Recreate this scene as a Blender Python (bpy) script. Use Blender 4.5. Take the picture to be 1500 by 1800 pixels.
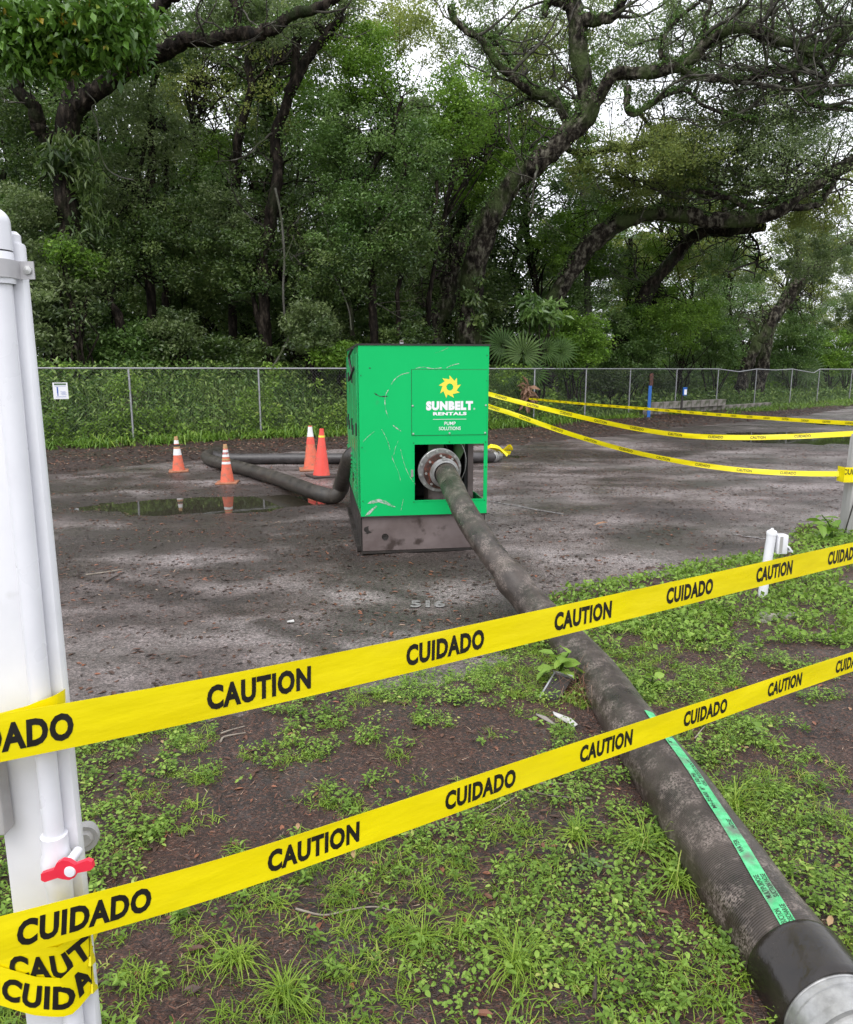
import bpy, bmesh, math, random
import numpy as np
from mathutils import Vector, Matrix
from mathutils.noise import noise as mnoise

random.seed(7)
RNG = np.random.default_rng(11)
scene = bpy.context.scene
for o in list(bpy.data.objects): bpy.data.objects.remove(o)
COL = scene.collection
R = math.radians

# ------------------------------------------------------------------ camera, world, sun
PITCH = math.atan(250 / 1300.0)
CAMZ = 1.70
cam_d = bpy.data.cameras.new('camera'); cam = bpy.data.objects.new('camera', cam_d); COL.objects.link(cam)
cam.location = (0, 0, CAMZ); cam.rotation_euler = (math.pi / 2 - PITCH, 0, 0)
cam_d.sensor_fit = 'HORIZONTAL'; cam_d.sensor_width = 36; cam_d.lens = 36 * 1300 / 1500
cam_d.clip_start = 0.05; cam_d.clip_end = 2000
scene.camera = cam
scene.render.resolution_x = 853; scene.render.resolution_y = 1024

world = bpy.data.worlds.new('World'); scene.world = world; world.use_nodes = True
wn = world.node_tree; wn.nodes.clear()
sky = wn.nodes.new('ShaderNodeTexSky'); sky.sky_type = 'NISHITA'; sky.sun_disc = False
sky.sun_elevation = R(58); sky.sun_rotation = R(200); sky.air_density = 1.0; sky.dust_density = 4.0
hs = wn.nodes.new('ShaderNodeHueSaturation'); hs.inputs['Saturation'].default_value = 0.18
mx = wn.nodes.new('ShaderNodeMixRGB'); mx.inputs[0].default_value = 0.62; mx.inputs[2].default_value = (9.3, 9.5, 10.2, 1)
bg = wn.nodes.new('ShaderNodeBackground'); bg.inputs['Strength'].default_value = 0.13
wo = wn.nodes.new('ShaderNodeOutputWorld')
wn.links.new(sky.outputs[0], hs.inputs['Color']); wn.links.new(hs.outputs[0], mx.inputs[1])
wn.links.new(mx.outputs[0], bg.inputs['Color']); wn.links.new(bg.outputs[0], wo.inputs['Surface'])
sun_d = bpy.data.lights.new('sun', 'SUN'); sun_d.energy = 0.7; sun_d.angle = R(40); sun_d.color = (1, .97, .93)
sun = bpy.data.objects.new('sun', sun_d); COL.objects.link(sun)
SD = Vector((math.sin(R(200)) * math.cos(R(58)), math.cos(R(200)) * math.cos(R(58)), math.sin(R(58))))
sun.rotation_euler = SD.to_track_quat('Z', 'Y').to_euler()
scene.view_settings.view_transform = 'Standard'; scene.view_settings.look = 'None'
scene.view_settings.gamma = 1; scene.view_settings.exposure = 0.76
scene.view_settings.use_curve_mapping = False

# ------------------------------------------------------------------ survey helpers: a pixel of the photograph to a place
CP, SP = math.cos(PITCH), math.sin(PITCH)
def ray(px, py):
    x = (px - 750) / 1300.0; y = (900 - py) / 1300.0
    return Vector((x, CP + y * SP, -SP + y * CP))
def at(px, py, Y):
    r = ray(px, py); return Vector((0, 0, CAMZ)) + r * (Y / r.y)
def atd(px, py, t): return Vector((0, 0, CAMZ)) + ray(px, py) * t
def G(px, py, z=0.0):
    r = ray(px, py); return Vector((0, 0, CAMZ)) + r * ((z - CAMZ) / r.z)

# ------------------------------------------------------------------ numeric noise
_T = RNG.random((256, 256))
def vnoise(x, y):
    x = np.asarray(x, float); y = np.asarray(y, float)
    xi = np.floor(x).astype(int); yi = np.floor(y).astype(int); fx = x - xi; fy = y - yi
    fx = fx * fx * (3 - 2 * fx); fy = fy * fy * (3 - 2 * fy)
    a = _T[xi & 255, yi & 255]; b = _T[(xi + 1) & 255, yi & 255]; c = _T[xi & 255, (yi + 1) & 255]; d = _T[(xi + 1) & 255, (yi + 1) & 255]
    return (a * (1 - fx) + b * fx) * (1 - fy) + (c * (1 - fx) + d * fx) * fy
def fbm(x, y, s=1.0, o=4):
    t = 0; a = .5; n = 0
    for k in range(o):
        t = t + a * vnoise(np.asarray(x) * s + 17.3 * k, np.asarray(y) * s + 9.1 * k); n += a; a *= .55; s *= 2.07
    return t / n
def sstep(x): x = np.clip(x, 0, 1); return x * x * (3 - 2 * x)

# ------------------------------------------------------------------ objects
def tag(o, label=None, cat=None, group=None, kind=None):
    if label: o['label'] = label
    if cat: o['category'] = cat
    if group: o['group'] = group
    if kind: o['kind'] = kind
    return o
def empty(name, loc=(0, 0, 0), rz=0, **k):
    o = bpy.data.objects.new(name, None); COL.objects.link(o); o.location = loc; o.rotation_euler = (0, 0, rz)
    o.empty_display_size = .1
    return tag(o, **k)
def link(name, me, parent=None, **k):
    o = bpy.data.objects.new(name, me); COL.objects.link(o)
    if parent: o.parent = parent
    return tag(o, **k)
def npmesh(name, V, F, mat, smooth=False, attrs=None):
    """V Nx3, F list of arrays (quads Mx4 and / or tris Mx3)"""
    if not isinstance(F, (list, tuple)): F = [F]
    F = [np.asarray(f, np.int32) for f in F if len(f)]
    me = bpy.data.meshes.new(name)
    V = np.asarray(V, np.float32)
    nl = sum(f.size for f in F); npl = sum(len(f) for f in F)
    me.vertices.add(len(V)); me.vertices.foreach_set('co', V.ravel())
    me.loops.add(nl); me.loops.foreach_set('vertex_index', np.concatenate([f.ravel() for f in F]))
    tot = np.concatenate([np.full(len(f), f.shape[1], np.int32) for f in F])
    st = np.concatenate([[0], np.cumsum(tot)[:-1]]).astype(np.int32)
    me.polygons.add(npl); me.polygons.foreach_set('loop_start', st); me.polygons.foreach_set('loop_total', tot)
    me.polygons.foreach_set('use_smooth', np.full(npl, bool(smooth)))
    for k, a in (attrs or {}).items():
        a = np.asarray(a, np.float32)
        if a.ndim == 1: at_ = me.attributes.new(k, 'FLOAT', 'POINT'); at_.data.foreach_set('value', a)
        else: at_ = me.attributes.new(k, 'FLOAT_VECTOR', 'POINT'); at_.data.foreach_set('vector', a.ravel())
    if mat: me.materials.append(mat)
    me.update(calc_edges=True); me.validate()
    return me

class MB:
    """collects shapes into one mesh"""
    def __init__(s): s.V = []; s.F = {3: [], 4: []}; s.n = 0; s.A = []
    def add(s, V, F, a=None):
        V = np.asarray(V, float).reshape(-1, 3)
        for f in F:
            f = np.asarray(f, int)
            if f.ndim == 1: f = f[None]
            if f.size == 0: continue
            if f.shape[1] > 4:
                for q in f:
                    for k in range(1, len(q) - 1): s.F[3].append(np.array([[q[0], q[k], q[k + 1]]]) + s.n)
            else: s.F[f.shape[1]].append(f + s.n)
        s.V.append(V); s.n += len(V)
        s.A.append(np.zeros((len(V), 3)) if a is None else a)
        return s
    def box(s, c, d, M=None, bev=0.0):
        x, y, z = [k / 2 for k in d]
        if bev <= 0:
            V = np.array([(i * x, j * y, k * z) for i in (-1, 1) for j in (-1, 1) for k in (-1, 1)], float)
            F = [[0, 1, 3, 2], [4, 6, 7, 5], [0, 4, 5, 1], [2, 3, 7, 6], [0, 2, 6, 4], [1, 5, 7, 3]]
            F = [np.array(F)]
        else:
            bm = bmesh.new(); bmesh.ops.create_cube(bm, size=1)
            for v in bm.verts: v.co = (v.co.x * d[0], v.co.y * d[1], v.co.z * d[2])
            bmesh.ops.bevel(bm, geom=bm.edges[:], offset=bev, segments=2, affect='EDGES', profile=.5)
            bm.verts.index_update(); V = np.array([v.co[:] for v in bm.verts]); F = [[v.index for v in f.verts] for f in bm.faces]
            bm.free()
        if M is not None: V = V @ np.array(M.to_3x3()).T
        V = V + np.array(c, float)
        return s.add(V, F)
    def tube(s, P, Rd, n=10, cap=True, rnd=0.0, rs=None, u0=0.0):
        P = np.array([tuple(p) for p in P], float); m = len(P); Rd = np.broadcast_to(np.asarray(Rd, float), (m,))
        T = np.gradient(P, axis=0); T /= np.linalg.norm(T, axis=1)[:, None] + 1e-9
        ref = np.array([0, 0, 1.0]) if abs(T[0, 2]) < .9 else np.array([1.0, 0, 0])
        N = np.cross(T[0], ref); N /= np.linalg.norm(N); rings = []; att = []
        L = np.concatenate([[0], np.cumsum(np.linalg.norm(np.diff(P, axis=0), axis=1))]) + u0
        th = np.arange(n) / n * 2 * np.pi
        for i in range(m):
            N = N - T[i] * np.dot(N, T[i]); N /= np.linalg.norm(N); B = np.cross(T[i], N)
            r = Rd[i] * (np.ones(n) if not rnd else 1 + rnd * (fbm(np.cos(th) * 1.3 + 5, np.sin(th) * 1.3 + L[i] / max(Rd[i], .02) * .45 + (rs or 0), 1, 2) - .5) * 2 + rnd * .55 * (fbm(np.cos(th) * 4 + 9, np.sin(th) * 4 + L[i] * 5, 1, 2) - .5) * (2 if rnd > .1 else 0))
            rings.append(P[i] + (np.cos(th) * r)[:, None] * N + (np.sin(th) * r)[:, None] * B)
            att.append(np.c_[np.full(n, L[i]), th, np.full(n, Rd[i])])
        V = np.concatenate(rings); i = np.arange(m - 1)[:, None] * n; j = np.arange(n)[None]; k = (j + 1) % n
        F = np.stack([i + j, i + k, i + n + k, i + n + j], -1).reshape(-1, 4)
        FF = [F]; A = np.concatenate(att)
        if cap:
            V = np.concatenate([V, P[:1], P[-1:]]); a = len(V) - 2; j = np.arange(n); k = (j + 1) % n
            FF.append(np.stack([np.full(n, a), k, j], -1)); e = (m - 1) * n
            FF.append(np.stack([np.full(n, a + 1), e + j, e + k], -1)); A = np.concatenate([A, A[:1], A[-1:]])
        return s.add(V, FF, A)
    def lathe(s, prof, o=(0, 0, 0), ax=(0, 0, 1), n=24, up=None):
        """prof [(r, h)...] around axis"""
        ax = Vector(ax).normalized(); q = ax.to_track_quat('Z', 'Y').to_matrix(); q = np.array(q)
        th = np.arange(n) / n * 2 * np.pi; V = []
        for r, h in prof: V.append(np.c_[np.cos(th) * r, np.sin(th) * r, np.full(n, h)])
        V = np.concatenate(V) @ q.T + np.array(o, float); m = len(prof)
        i = np.arange(m - 1)[:, None] * n; j = np.arange(n)[None]; k = (j + 1) % n
        return s.add(V, [np.stack([i + j, i + k, i + n + k, i + n + j], -1).reshape(-1, 4)])
    def prism(s, poly, y0, y1, M=None, o=(0, 0, 0)):
        """polygon in XZ extruded along y (poly may be concave: tessellated)"""
        from mathutils.geometry import tessellate_polygon
        n = len(poly); A = [(x, y0, z) for x, z in poly]; B = [(x, y1, z) for x, z in poly]
        tri = tessellate_polygon([[Vector((x, z, 0)) for x, z in poly]])
        F = [list(t) for t in tri] + [[t[2] + n, t[1] + n, t[0] + n] for t in tri]
        Q = [[i, (i + 1) % n, (i + 1) % n + n, i + n] for i in range(n)]
        V = np.array(A + B, float)
        if M is not None: V = V @ np.array(M.to_3x3()).T
        return s.add(V + np.array(o, float), [np.array(F), np.array(Q)])
    def mesh(s, name, mat, smooth=False, fixn=False):
        F = [np.concatenate(v) for v in s.F.values() if v]
        me = npmesh(name, np.concatenate(s.V), F, mat, smooth, {'tub': np.concatenate(s.A)})
        if fixn:
            bm = bmesh.new(); bm.from_mesh(me); bmesh.ops.recalc_face_normals(bm, faces=bm.faces); bm.to_mesh(me); bm.free()
        if smooth:
            try: me.set_sharp_from_angle(angle=R(40))
            except Exception: pass
        return me
    def build(s, name, mat, parent=None, smooth=False, fixn=False, **k): return link(name, s.mesh(name, mat, smooth, fixn), parent, **k)

def spline(P, n=8):
    """Catmull-Rom through points (any dimension)"""
    P = np.array([tuple(p) for p in P], float); Q = np.concatenate([[2 * P[0] - P[1]], P, [2 * P[-1] - P[-2]]]); out = []
    for i in range(1, len(Q) - 2):
        for t in np.arange(n) / n:
            a, b, c, d = Q[i - 1], Q[i], Q[i + 1], Q[i + 2]
            out.append(.5 * (2 * b + (c - a) * t + (2 * a - 5 * b + 4 * c - d) * t * t + (3 * b - a - 3 * c + d) * t ** 3))
    out.append(P[-1]); return np.array(out)

# ------------------------------------------------------------------ materials
def newmat(name):
    m = bpy.data.materials.new(name); m.use_nodes = True; nt = m.node_tree; nt.nodes.clear()
    return m, nt, (lambda t, **k: _n(nt, t, k)), nt.links.new
def _n(nt, t, k):
    n = nt.nodes.new('ShaderNode' + t)
    for a, v in k.items():
        if a.startswith('i_'): n.inputs[a[2:].replace('_', ' ')].default_value = v
        else: setattr(n, a, v)
    return n
def c4(c): return (c[0], c[1], c[2], 1)
def ramp(N, stops):
    r = N('ValToRGB'); e = r.color_ramp.elements
    while len(e) > 1: e.remove(e[-1])
    e[0].position = stops[0][0]; e[0].color = c4(stops[0][1])
    for p, c in stops[1:]: x = e.new(p); x.color = c4(c)
    return r
def surf(name, stops, scale=4, rough=(.5, .7), bump=.2, bscale=None, spec=.5, metal=0, coat=0, detail=6, coord='Object', stretch=None, bdist=.01, second=None, rscale=None):
    """noise-driven colour ramp, roughness range and bump"""
    m, nt, N, L = newmat(name)
    out = N('OutputMaterial'); p = N('BsdfPrincipled'); tc = N('TexCoord'); src = tc.outputs[coord]
    if stretch:
        mp = N('Mapping'); mp.inputs['Scale'].default_value = stretch; L(src, mp.inputs[0]); src = mp.outputs[0]
    n1 = N('TexNoise'); n1.inputs['Scale'].default_value = scale; n1.inputs['Detail'].default_value = detail; n1.inputs['Roughness'].default_value = .62
    L(src, n1.inputs['Vector']); r = ramp(N, stops); L(n1.outputs[0], r.inputs[0]); colr = r.outputs[0]
    if second:    # (scale, lo, hi, colour) : patches of another real colour (dirt, moss)
        n3 = N('TexNoise'); n3.inputs['Scale'].default_value = second[0]; n3.inputs['Detail'].default_value = 8; L(src, n3.inputs['Vector'])
        mr = N('MapRange'); mr.inputs[1].default_value = second[1]; mr.inputs[2].default_value = second[2]; L(n3.outputs[0], mr.inputs[0])
        mc = N('MixRGB'); L(mr.outputs[0], mc.inputs[0]); L(colr, mc.inputs[1]); mc.inputs[2].default_value = c4(second[3]); colr = mc.outputs[0]
    L(colr, p.inputs['Base Color'])
    n2 = N('TexNoise'); n2.inputs['Scale'].default_value = rscale or scale * 1.7; n2.inputs['Detail'].default_value = 4; L(src, n2.inputs['Vector'])
    mr = N('MapRange'); mr.inputs[1].default_value = .35; mr.inputs[2].default_value = .65; mr.inputs[3].default_value = rough[0]; mr.inputs[4].default_value = rough[1]
    L(n2.outputs[0], mr.inputs[0]); L(mr.outputs[0], p.inputs['Roughness'])
    p.inputs['Metallic'].default_value = metal; p.inputs['Specular IOR Level'].default_value = spec; p.inputs['Coat Weight'].default_value = coat
    if bump:
        nb = N('TexNoise'); nb.inputs['Scale'].default_value = bscale or scale * 6; nb.inputs['Detail'].default_value = 5; L(src, nb.inputs['Vector'])
        b = N('Bump'); b.inputs['Strength'].default_value = bump; b.inputs['Distance'].default_value = bdist; L(nb.outputs[0], b.inputs['Height']); L(b.outputs[0], p.inputs['Normal'])
    L(p.outputs[0], out.inputs[0]); return m
def plain(name, c, rough=.5, metal=0, spec=.5, var=.12, scale=20, bump=.05):
    a = [x * (1 - var) for x in c]; b = [min(1, x * (1 + var)) for x in c]
    return surf(name, [(.3, a), (.7, b)], scale, (max(.02, rough - .08), rough + .08), bump, metal=metal, spec=spec, bdist=.002)
def leafmat(name, stops, rough=.38, trans=.22, spec=.45, tcol=(.12, .22, .03)):
    m, nt, N, L = newmat(name)
    out = N('OutputMaterial'); p = N('BsdfPrincipled'); a = N('Attribute'); a.attribute_name = 'tone'
    r = ramp(N, stops); L(a.outputs['Fac'], r.inputs[0]); L(r.outputs[0], p.inputs['Base Color'])
    p.inputs['Roughness'].default_value = rough; p.inputs['Specular IOR Level'].default_value = spec
    t = N('BsdfTranslucent'); mm = N('MixRGB'); mm.blend_type = 'MIX'; mm.inputs[0].default_value = .5; L(r.outputs[0], mm.inputs[1]); mm.inputs[2].default_value = c4(tcol)
    L(mm.outputs[0], t.inputs[0]); ms = N('MixShader'); ms.inputs[0].default_value = trans; L(p.outputs[0], ms.inputs[1]); L(t.outputs[0], ms.inputs[2])
    L(ms.outputs[0], out.inputs[0]); return m

M = {}
M['leaf_dark'] = leafmat('leaf_dark', [(0, (.03, .062, .018)), (.5, (.08, .138, .030)), (1, (.20, .27, .08))], trans=.3, rough=.33, spec=.7)
M['leaf_grey'] = leafmat('leaf_grey', [(0, (.04, .075, .025)), (.5, (.118, .168, .055)), (1, (.25, .31, .13))], trans=.42, tcol=(.26, .38, .12), rough=.33, spec=.7)  # grey tint stands in for glare on wet leaves, and for moss
M['leaf_mid'] = leafmat('leaf_mid', [(0, (.05, .11, .022)), (.5, (.115, .215, .045)), (1, (.23, .35, .10))], trans=.34, rough=.33, spec=.7)
M['leaf_bright'] = leafmat('leaf_bright', [(0, (.065, .14, .018)), (.5, (.15, .28, .035)), (1, (.27, .42, .07))], trans=.35, spec=.35, tcol=(.2, .35, .03))
M['leaf_vine'] = leafmat('leaf_vine', [(0, (.045, .11, .012)), (.5, (.09, .20, .022)), (.95, (.16, .29, .04)), (1, (.4, .3, .03))], rough=.33)
M['leaf_olive'] = leafmat('leaf_olive', [(0, (.08, .12, .03)), (.5, (.165, .23, .055)), (1, (.34, .37, .11))], trans=.45, tcol=(.42, .48, .10))
M['grass'] = leafmat('grass', [(0, (.07, .115, .012)), (.5, (.19, .31, .03)), (.88, (.34, .46, .065)), (1, (.42, .36, .15))], trans=.3, rough=.5, spec=.3, tcol=(.2, .32, .03))
M['weed'] = leafmat('weed', [(0, (.055, .11, .014)), (.5, (.17, .29, .04)), (.88, (.31, .46, .085)), (1, (.42, .46, .12))], trans=.28, rough=.5, spec=.3, tcol=(.2, .32, .04))
M['bank_grass'] = leafmat('bank_grass', [(0, (.05, .11, .02)), (.5, (.13, .23, .045)), (1, (.28, .38, .10))], trans=.25, rough=.4)
M['lily'] = leafmat('lily', [(0, (.06, .13, .014)), (.5, (.12, .23, .025)), (1, (.23, .34, .05))], trans=.3)
M['palm'] = leafmat('palm', [(0, (.022, .05, .012)), (.5, (.045, .095, .02)), (1, (.11, .17, .05))], trans=.2, rough=.5, spec=.25)
M['litter'] = leafmat('litter', [(0, (.02, .013, .01)), (.45, (.055, .028, .018)), (.8, (.13, .055, .03)), (.95, (.24, .085, .04)), (1, (.36, .24, .12))], trans=.0, rough=.45, tcol=(.1, .05, .03))
M['mulch_bits'] = leafmat('mulch_bits', [(0, (.014, .009, .007)), (.35, (.07, .030, .018)), (.75, (.20, .075, .04)), (1, (.42, .31, .22))], trans=.0, rough=.5)
M['moss_hang'] = leafmat('moss_hang', [(0, (.10, .11, .08)), (1, (.2, .21, .16))], trans=.2, rough=.8)

M['bark'] = surf('bark', [(.36, (.005, .004, .003)), (.52, (.016, .012, .009)), (.66, (.055, .044, .034))], 9.0, (.7, .9), 1.0, 16, stretch=(1, 1, .35), bdist=.06, rscale=3, second=(1.3, .54, .68, (.02, .03, .010)), spec=.12)
M['bark_pale'] = surf('bark_pale', [(.3, (.05, .047, .04)), (.55, (.12, .115, .10)), (.75, (.22, .215, .19))], 4.0, (.6, .85), 1.0, 16, stretch=(1, 1, .4), bdist=.04, second=(2, .5, .62, (.05, .065, .025)), spec=.15)
M['bark_oak'] = surf('bark_oak', [(.36, (.006, .005, .004)), (.50, (.026, .021, .016)), (.64, (.14, .13, .10))], 7.0, (.7, .9), 1.0, 14, stretch=(1, 1, .6), bdist=.07, rscale=3, second=(1.3, .48, .60, (.05, .068, .024)), spec=.12)
M['bark_twig'] = surf('bark_twig', [(.36, (.02, .018, .014)), (.52, (.06, .055, .045)), (.68, (.16, .155, .13))], 5.0, (.7, .9), .5, 14, bdist=.02, second=(2, .52, .62, (.06, .075, .035)), spec=.15)
M['galv'] = surf('galvanised', [(.3, (.30, .30, .31)), (.7, (.45, .45, .47))], 8, (.35, .5), .05, metal=.6)
M['wire'] = plain('fence_wire', (.22, .22, .23), .45, .6)

# soil
def chips(mat, scale, cols, lo, hi, stretch=(1, 2.2, 1), amt=.8):
    nt = mat.node_tree; N = lambda t, **k: _n(nt, t, k); L = nt.links.new; p = [n for n in nt.nodes if n.type == 'BSDF_PRINCIPLED'][0]; lk = p.inputs['Base Color'].links[0].from_socket
    tc = N('TexCoord'); w = N('TexNoise'); w.inputs['Scale'].default_value = 3; mp = N('Mapping'); mp.inputs['Scale'].default_value = stretch; L(tc.outputs['Object'], mp.inputs[0])
    v = N('TexVoronoi'); v.inputs['Scale'].default_value = scale; v.inputs['Randomness'].default_value = 1; L(mp.outputs[0], v.inputs['Vector']); r = ramp(N, cols); L(v.outputs['Color'], r.inputs[0])
    L(tc.outputs['Object'], w.inputs['Vector']); n = N('TexNoise'); n.inputs['Scale'].default_value = scale * .45; n.inputs['Detail'].default_value = 5; L(tc.outputs['Object'], n.inputs['Vector'])
    m = N('MapRange'); m.inputs[1].default_value = lo; m.inputs[2].default_value = hi; m.inputs[4].default_value = amt; L(n.outputs[0], m.inputs[0]); mc = N('MixRGB'); L(m.outputs[0], mc.inputs[0]); L(lk, mc.inputs[1]); L(r.outputs[0], mc.inputs[2]); L(mc.outputs[0], p.inputs['Base Color'])
    b = N('Bump'); b.inputs['Strength'].default_value = .9; b.inputs['Distance'].default_value = .006; L(v.outputs['Distance'], b.inputs['Height']); old = p.inputs['Normal'].links[0].from_socket; L(old, b.inputs['Normal']); L(b.outputs[0], p.inputs['Normal'])
def soil_mat(name, stops, patch, rough=(.45, .8), bump=.9):
    return surf(name, stops, 7.0, rough, bump, 60, bdist=.02, second=patch, rscale=2.5, detail=10, coord='Object')
M['soil'] = soil_mat('soil', [(.32, (.012, .009, .007)), (.5, (.034, .024, .020)), (.68, (.085, .066, .058))], (1.6, .46, .60, (.042, .018, .011)))
M['mulch'] = soil_mat('mulch', [(.3, (.012, .008, .007)), (.5, (.03, .02, .016)), (.75, (.07, .046, .036))], (1.0, .5, .7, (.022, .03, .01)), (.5, .85))
M['far_ground'] = soil_mat('far_ground', [(.3, (.02, .018, .012)), (.7, (.05, .045, .03))], (.3, .4, .6, (.03, .045, .015)))

chips(M['soil'], 110, [(.0, (.008, .006, .005)), (.4, (.035, .018, .012)), (.7, (.14, .055, .03)), (.9, (.17, .12, .095)), (1, (.34, .26, .2))], .42, .54)
chips(M['mulch'], 38, [(.0, (.008, .006, .005)), (.5, (.03, .018, .013)), (.8, (.085, .045, .03)), (1, (.18, .13, .10))], .40, .52)
def asphalt_mat():
    m, nt, N, L = newmat('asphalt'); out = N('OutputMaterial'); p = N('BsdfPrincipled'); tc = N('TexCoord'); src = tc.outputs['Object']
    mp = N('Mapping'); mp.inputs['Scale'].default_value = (.6, .95, 1); L(src, mp.inputs[0])
    big = N('TexNoise'); big.inputs['Scale'].default_value = .9; big.inputs['Detail'].default_value = 9; big.inputs['Roughness'].default_value = .6; L(mp.outputs[0], big.inputs['Vector'])
    r1 = ramp(N, [(.36, (.032, .025, .021)), (.45, (.082, .065, .059)), (.53, (.155, .131, .124)), (.66, (.255, .226, .22))]); L(big.outputs[0], r1.inputs[0])
    # aggregate
    v = N('TexVoronoi'); v.inputs['Scale'].default_value = 75; L(src, v.inputs['Vector'])
    fine = N('TexNoise'); fine.inputs['Scale'].default_value = 55; fine.inputs['Detail'].default_value = 6; L(src, fine.inputs['Vector'])
    rf = ramp(N, [(.3, (.45, .43, .42)), (.5, (1, 1, 1)), (.7, (1.7, 1.68, 1.68))]); L(fine.outputs[0], rf.inputs[0])
    mul = N('MixRGB'); mul.blend_type = 'MULTIPLY'; mul.inputs[0].default_value = .85; L(r1.outputs[0], mul.inputs[1]); L(rf.outputs[0], mul.inputs[2])
    rv = ramp(N, [(.0, (.35, .35, .35)), (1, (1.9, 1.85, 1.85))]); L(v.outputs['Color'], rv.inputs[0])
    mul2 = N('MixRGB'); mul2.blend_type = 'MULTIPLY'; mul2.inputs[0].default_value = .7; L(mul.outputs[0], mul2.inputs[1]); L(rv.outputs[0], mul2.inputs[2])
    # algae and mud films
    al = N('TexNoise'); al.inputs['Scale'].default_value = .55; al.inputs['Detail'].default_value = 7; mp2 = N('Mapping'); mp2.inputs['Location'].default_value = (13, 4, 2); L(src, mp2.inputs[0]); L(mp2.outputs[0], al.inputs['Vector'])
    ma = N('MapRange'); ma.inputs[1].default_value = .52; ma.inputs[2].default_value = .68; ma.inputs[4].default_value = .7; L(al.outputs[0], ma.inputs[0])
    mg = N('MixRGB'); L(ma.outputs[0], mg.inputs[0]); L(mul2.outputs[0], mg.inputs[1]); mg.inputs[2].default_value = (.035, .037, .024, 1)
    # dark debris specks stretched along drainage
    mp3 = N('Mapping'); mp3.inputs['Scale'].default_value = (5, 14, 1); mp3.inputs['Rotation'].default_value = (0, 0, .25); L(src, mp3.inputs[0])
    sp = N('TexNoise'); sp.inputs['Scale'].default_value = 1.6; sp.inputs['Detail'].default_value = 10; sp.inputs['Roughness'].default_value = .75; L(mp3.outputs[0], sp.inputs['Vector'])
    ms = N('MapRange'); ms.inputs[1].default_value = .55; ms.inputs[2].default_value = .62; ms.inputs[4].default_value = .75; L(sp.outputs[0], ms.inputs[0])
    mg2 = N('MixRGB'); L(ms.outputs[0], mg2.inputs[0]); L(mg.outputs[0], mg2.inputs[1]); mg2.inputs[2].default_value = (.035, .024, .019, 1)
    am = N('Attribute'); am.attribute_name = 'mud'; mm = N('MapRange'); mm.inputs[1].default_value = .12; mm.inputs[2].default_value = .75; mm.inputs[4].default_value = .88; L(am.outputs['Fac'], mm.inputs[0])
    rm = ramp(N, [(.3, (.022, .017, .014)), (.5, (.042, .032, .028)), (.7, (.085, .066, .060))]); L(fine.outputs[0], rm.inputs[0])
    mg3 = N('MixRGB'); L(mm.outputs[0], mg3.inputs[0]); L(mg2.outputs[0], mg3.inputs[1]); L(rm.outputs[0], mg3.inputs[2])
    L(mg3.outputs[0], p.inputs['Base Color'])
    wet = N('TexNoise'); wet.inputs['Scale'].default_value = .7; wet.inputs['Detail'].default_value = 6; mp4 = N('Mapping'); mp4.inputs['Location'].default_value = (3, 8, 0); mp4.inputs['Scale'].default_value = (.6, 1.2, 1); L(src, mp4.inputs[0]); L(mp4.outputs[0], wet.inputs['Vector'])
    mr = N('MapRange'); mr.inputs[1].default_value = .38; mr.inputs[2].default_value = .6; mr.inputs[3].default_value = .26; mr.inputs[4].default_value = .62; L(wet.outputs[0], mr.inputs[0])
    mrr = N('MixRGB'); L(am.outputs['Fac'], mrr.inputs[0]); L(mr.outputs[0], mrr.inputs[1]); mrr.inputs[2].default_value = (.27, .27, .27, 1); L(mrr.outputs[0], p.inputs['Roughness'])
    b = N('Bump'); b.inputs['Strength'].default_value = .8; b.inputs['Distance'].default_value = .01
    ad = N('Math'); ad.operation = 'ADD'; L(fine.outputs[0], ad.inputs[0]); L(v.outputs['Distance'], ad.inputs[1]); L(ad.outputs[0], b.inputs['Height']); L(b.outputs[0], p.inputs['Normal'])
    p.inputs['Specular IOR Level'].default_value = .55
    L(p.outputs[0], out.inputs[0]); return m
M['asphalt'] = asphalt_mat()
def water_mat():
    m, nt, N, L = newmat('puddle_water'); out = N('OutputMaterial'); p = N('BsdfPrincipled')
    p.inputs['Base Color'].default_value = (.030, .026, .018, 1); p.inputs['Roughness'].default_value = .03; p.inputs['IOR'].default_value = 1.33
    tc = N('TexCoord'); n = N('TexNoise'); n.inputs['Scale'].default_value = 3.5; n.inputs['Detail'].default_value = 2; L(tc.outputs['Object'], n.inputs['Vector'])
    b = N('Bump'); b.inputs['Strength'].default_value = .06; b.inputs['Distance'].default_value = .01; L(n.outputs[0], b.inputs['Height']); L(b.outputs[0], p.inputs['Normal'])
    L(p.outputs[0], out.inputs[0]); return m
M['water'] = water_mat()
M['tape'] = surf('yellow_film', [(.3, (.76, .62, .0)), (.7, (.88, .745, .002))], 5, (.26, .4), .35, 7, bdist=.012, spec=.5, stretch=(.6, .6, 2.2))
M['ink'] = plain('black_ink', (.012, .010, .008), .4)
M['vinyl'] = surf('white_vinyl', [(.3, (.66, .66, .69)), (.7, (.76, .76, .79))], 5, (.3, .45), .06, 30, bdist=.002, second=(9, .62, .8, (.45, .44, .42)))
M['pvc'] = surf('white_pvc', [(.3, (.68, .68, .72)), (.7, (.78, .78, .82))], 6, (.25, .38), .03, 30, bdist=.002, second=(14, .66, .85, (.5, .49, .46)))
M['strap'] = plain('grey_strap', (.42, .41, .42), .45)
M['red'] = plain('red_plastic', (.72, .025, .055), .4, var=.08)
M['grey_box'] = plain('grey_plastic', (.36, .35, .34), .6)
M['green'] = surf('green_paint', [(.25, (.002, .44, .115)), (.75, (.003, .49, .13))], 1.6, (.5, .56), .02, 3, bdist=.002, spec=.18, second=(9, .70, .82, (.03, .36, .12)))
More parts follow.
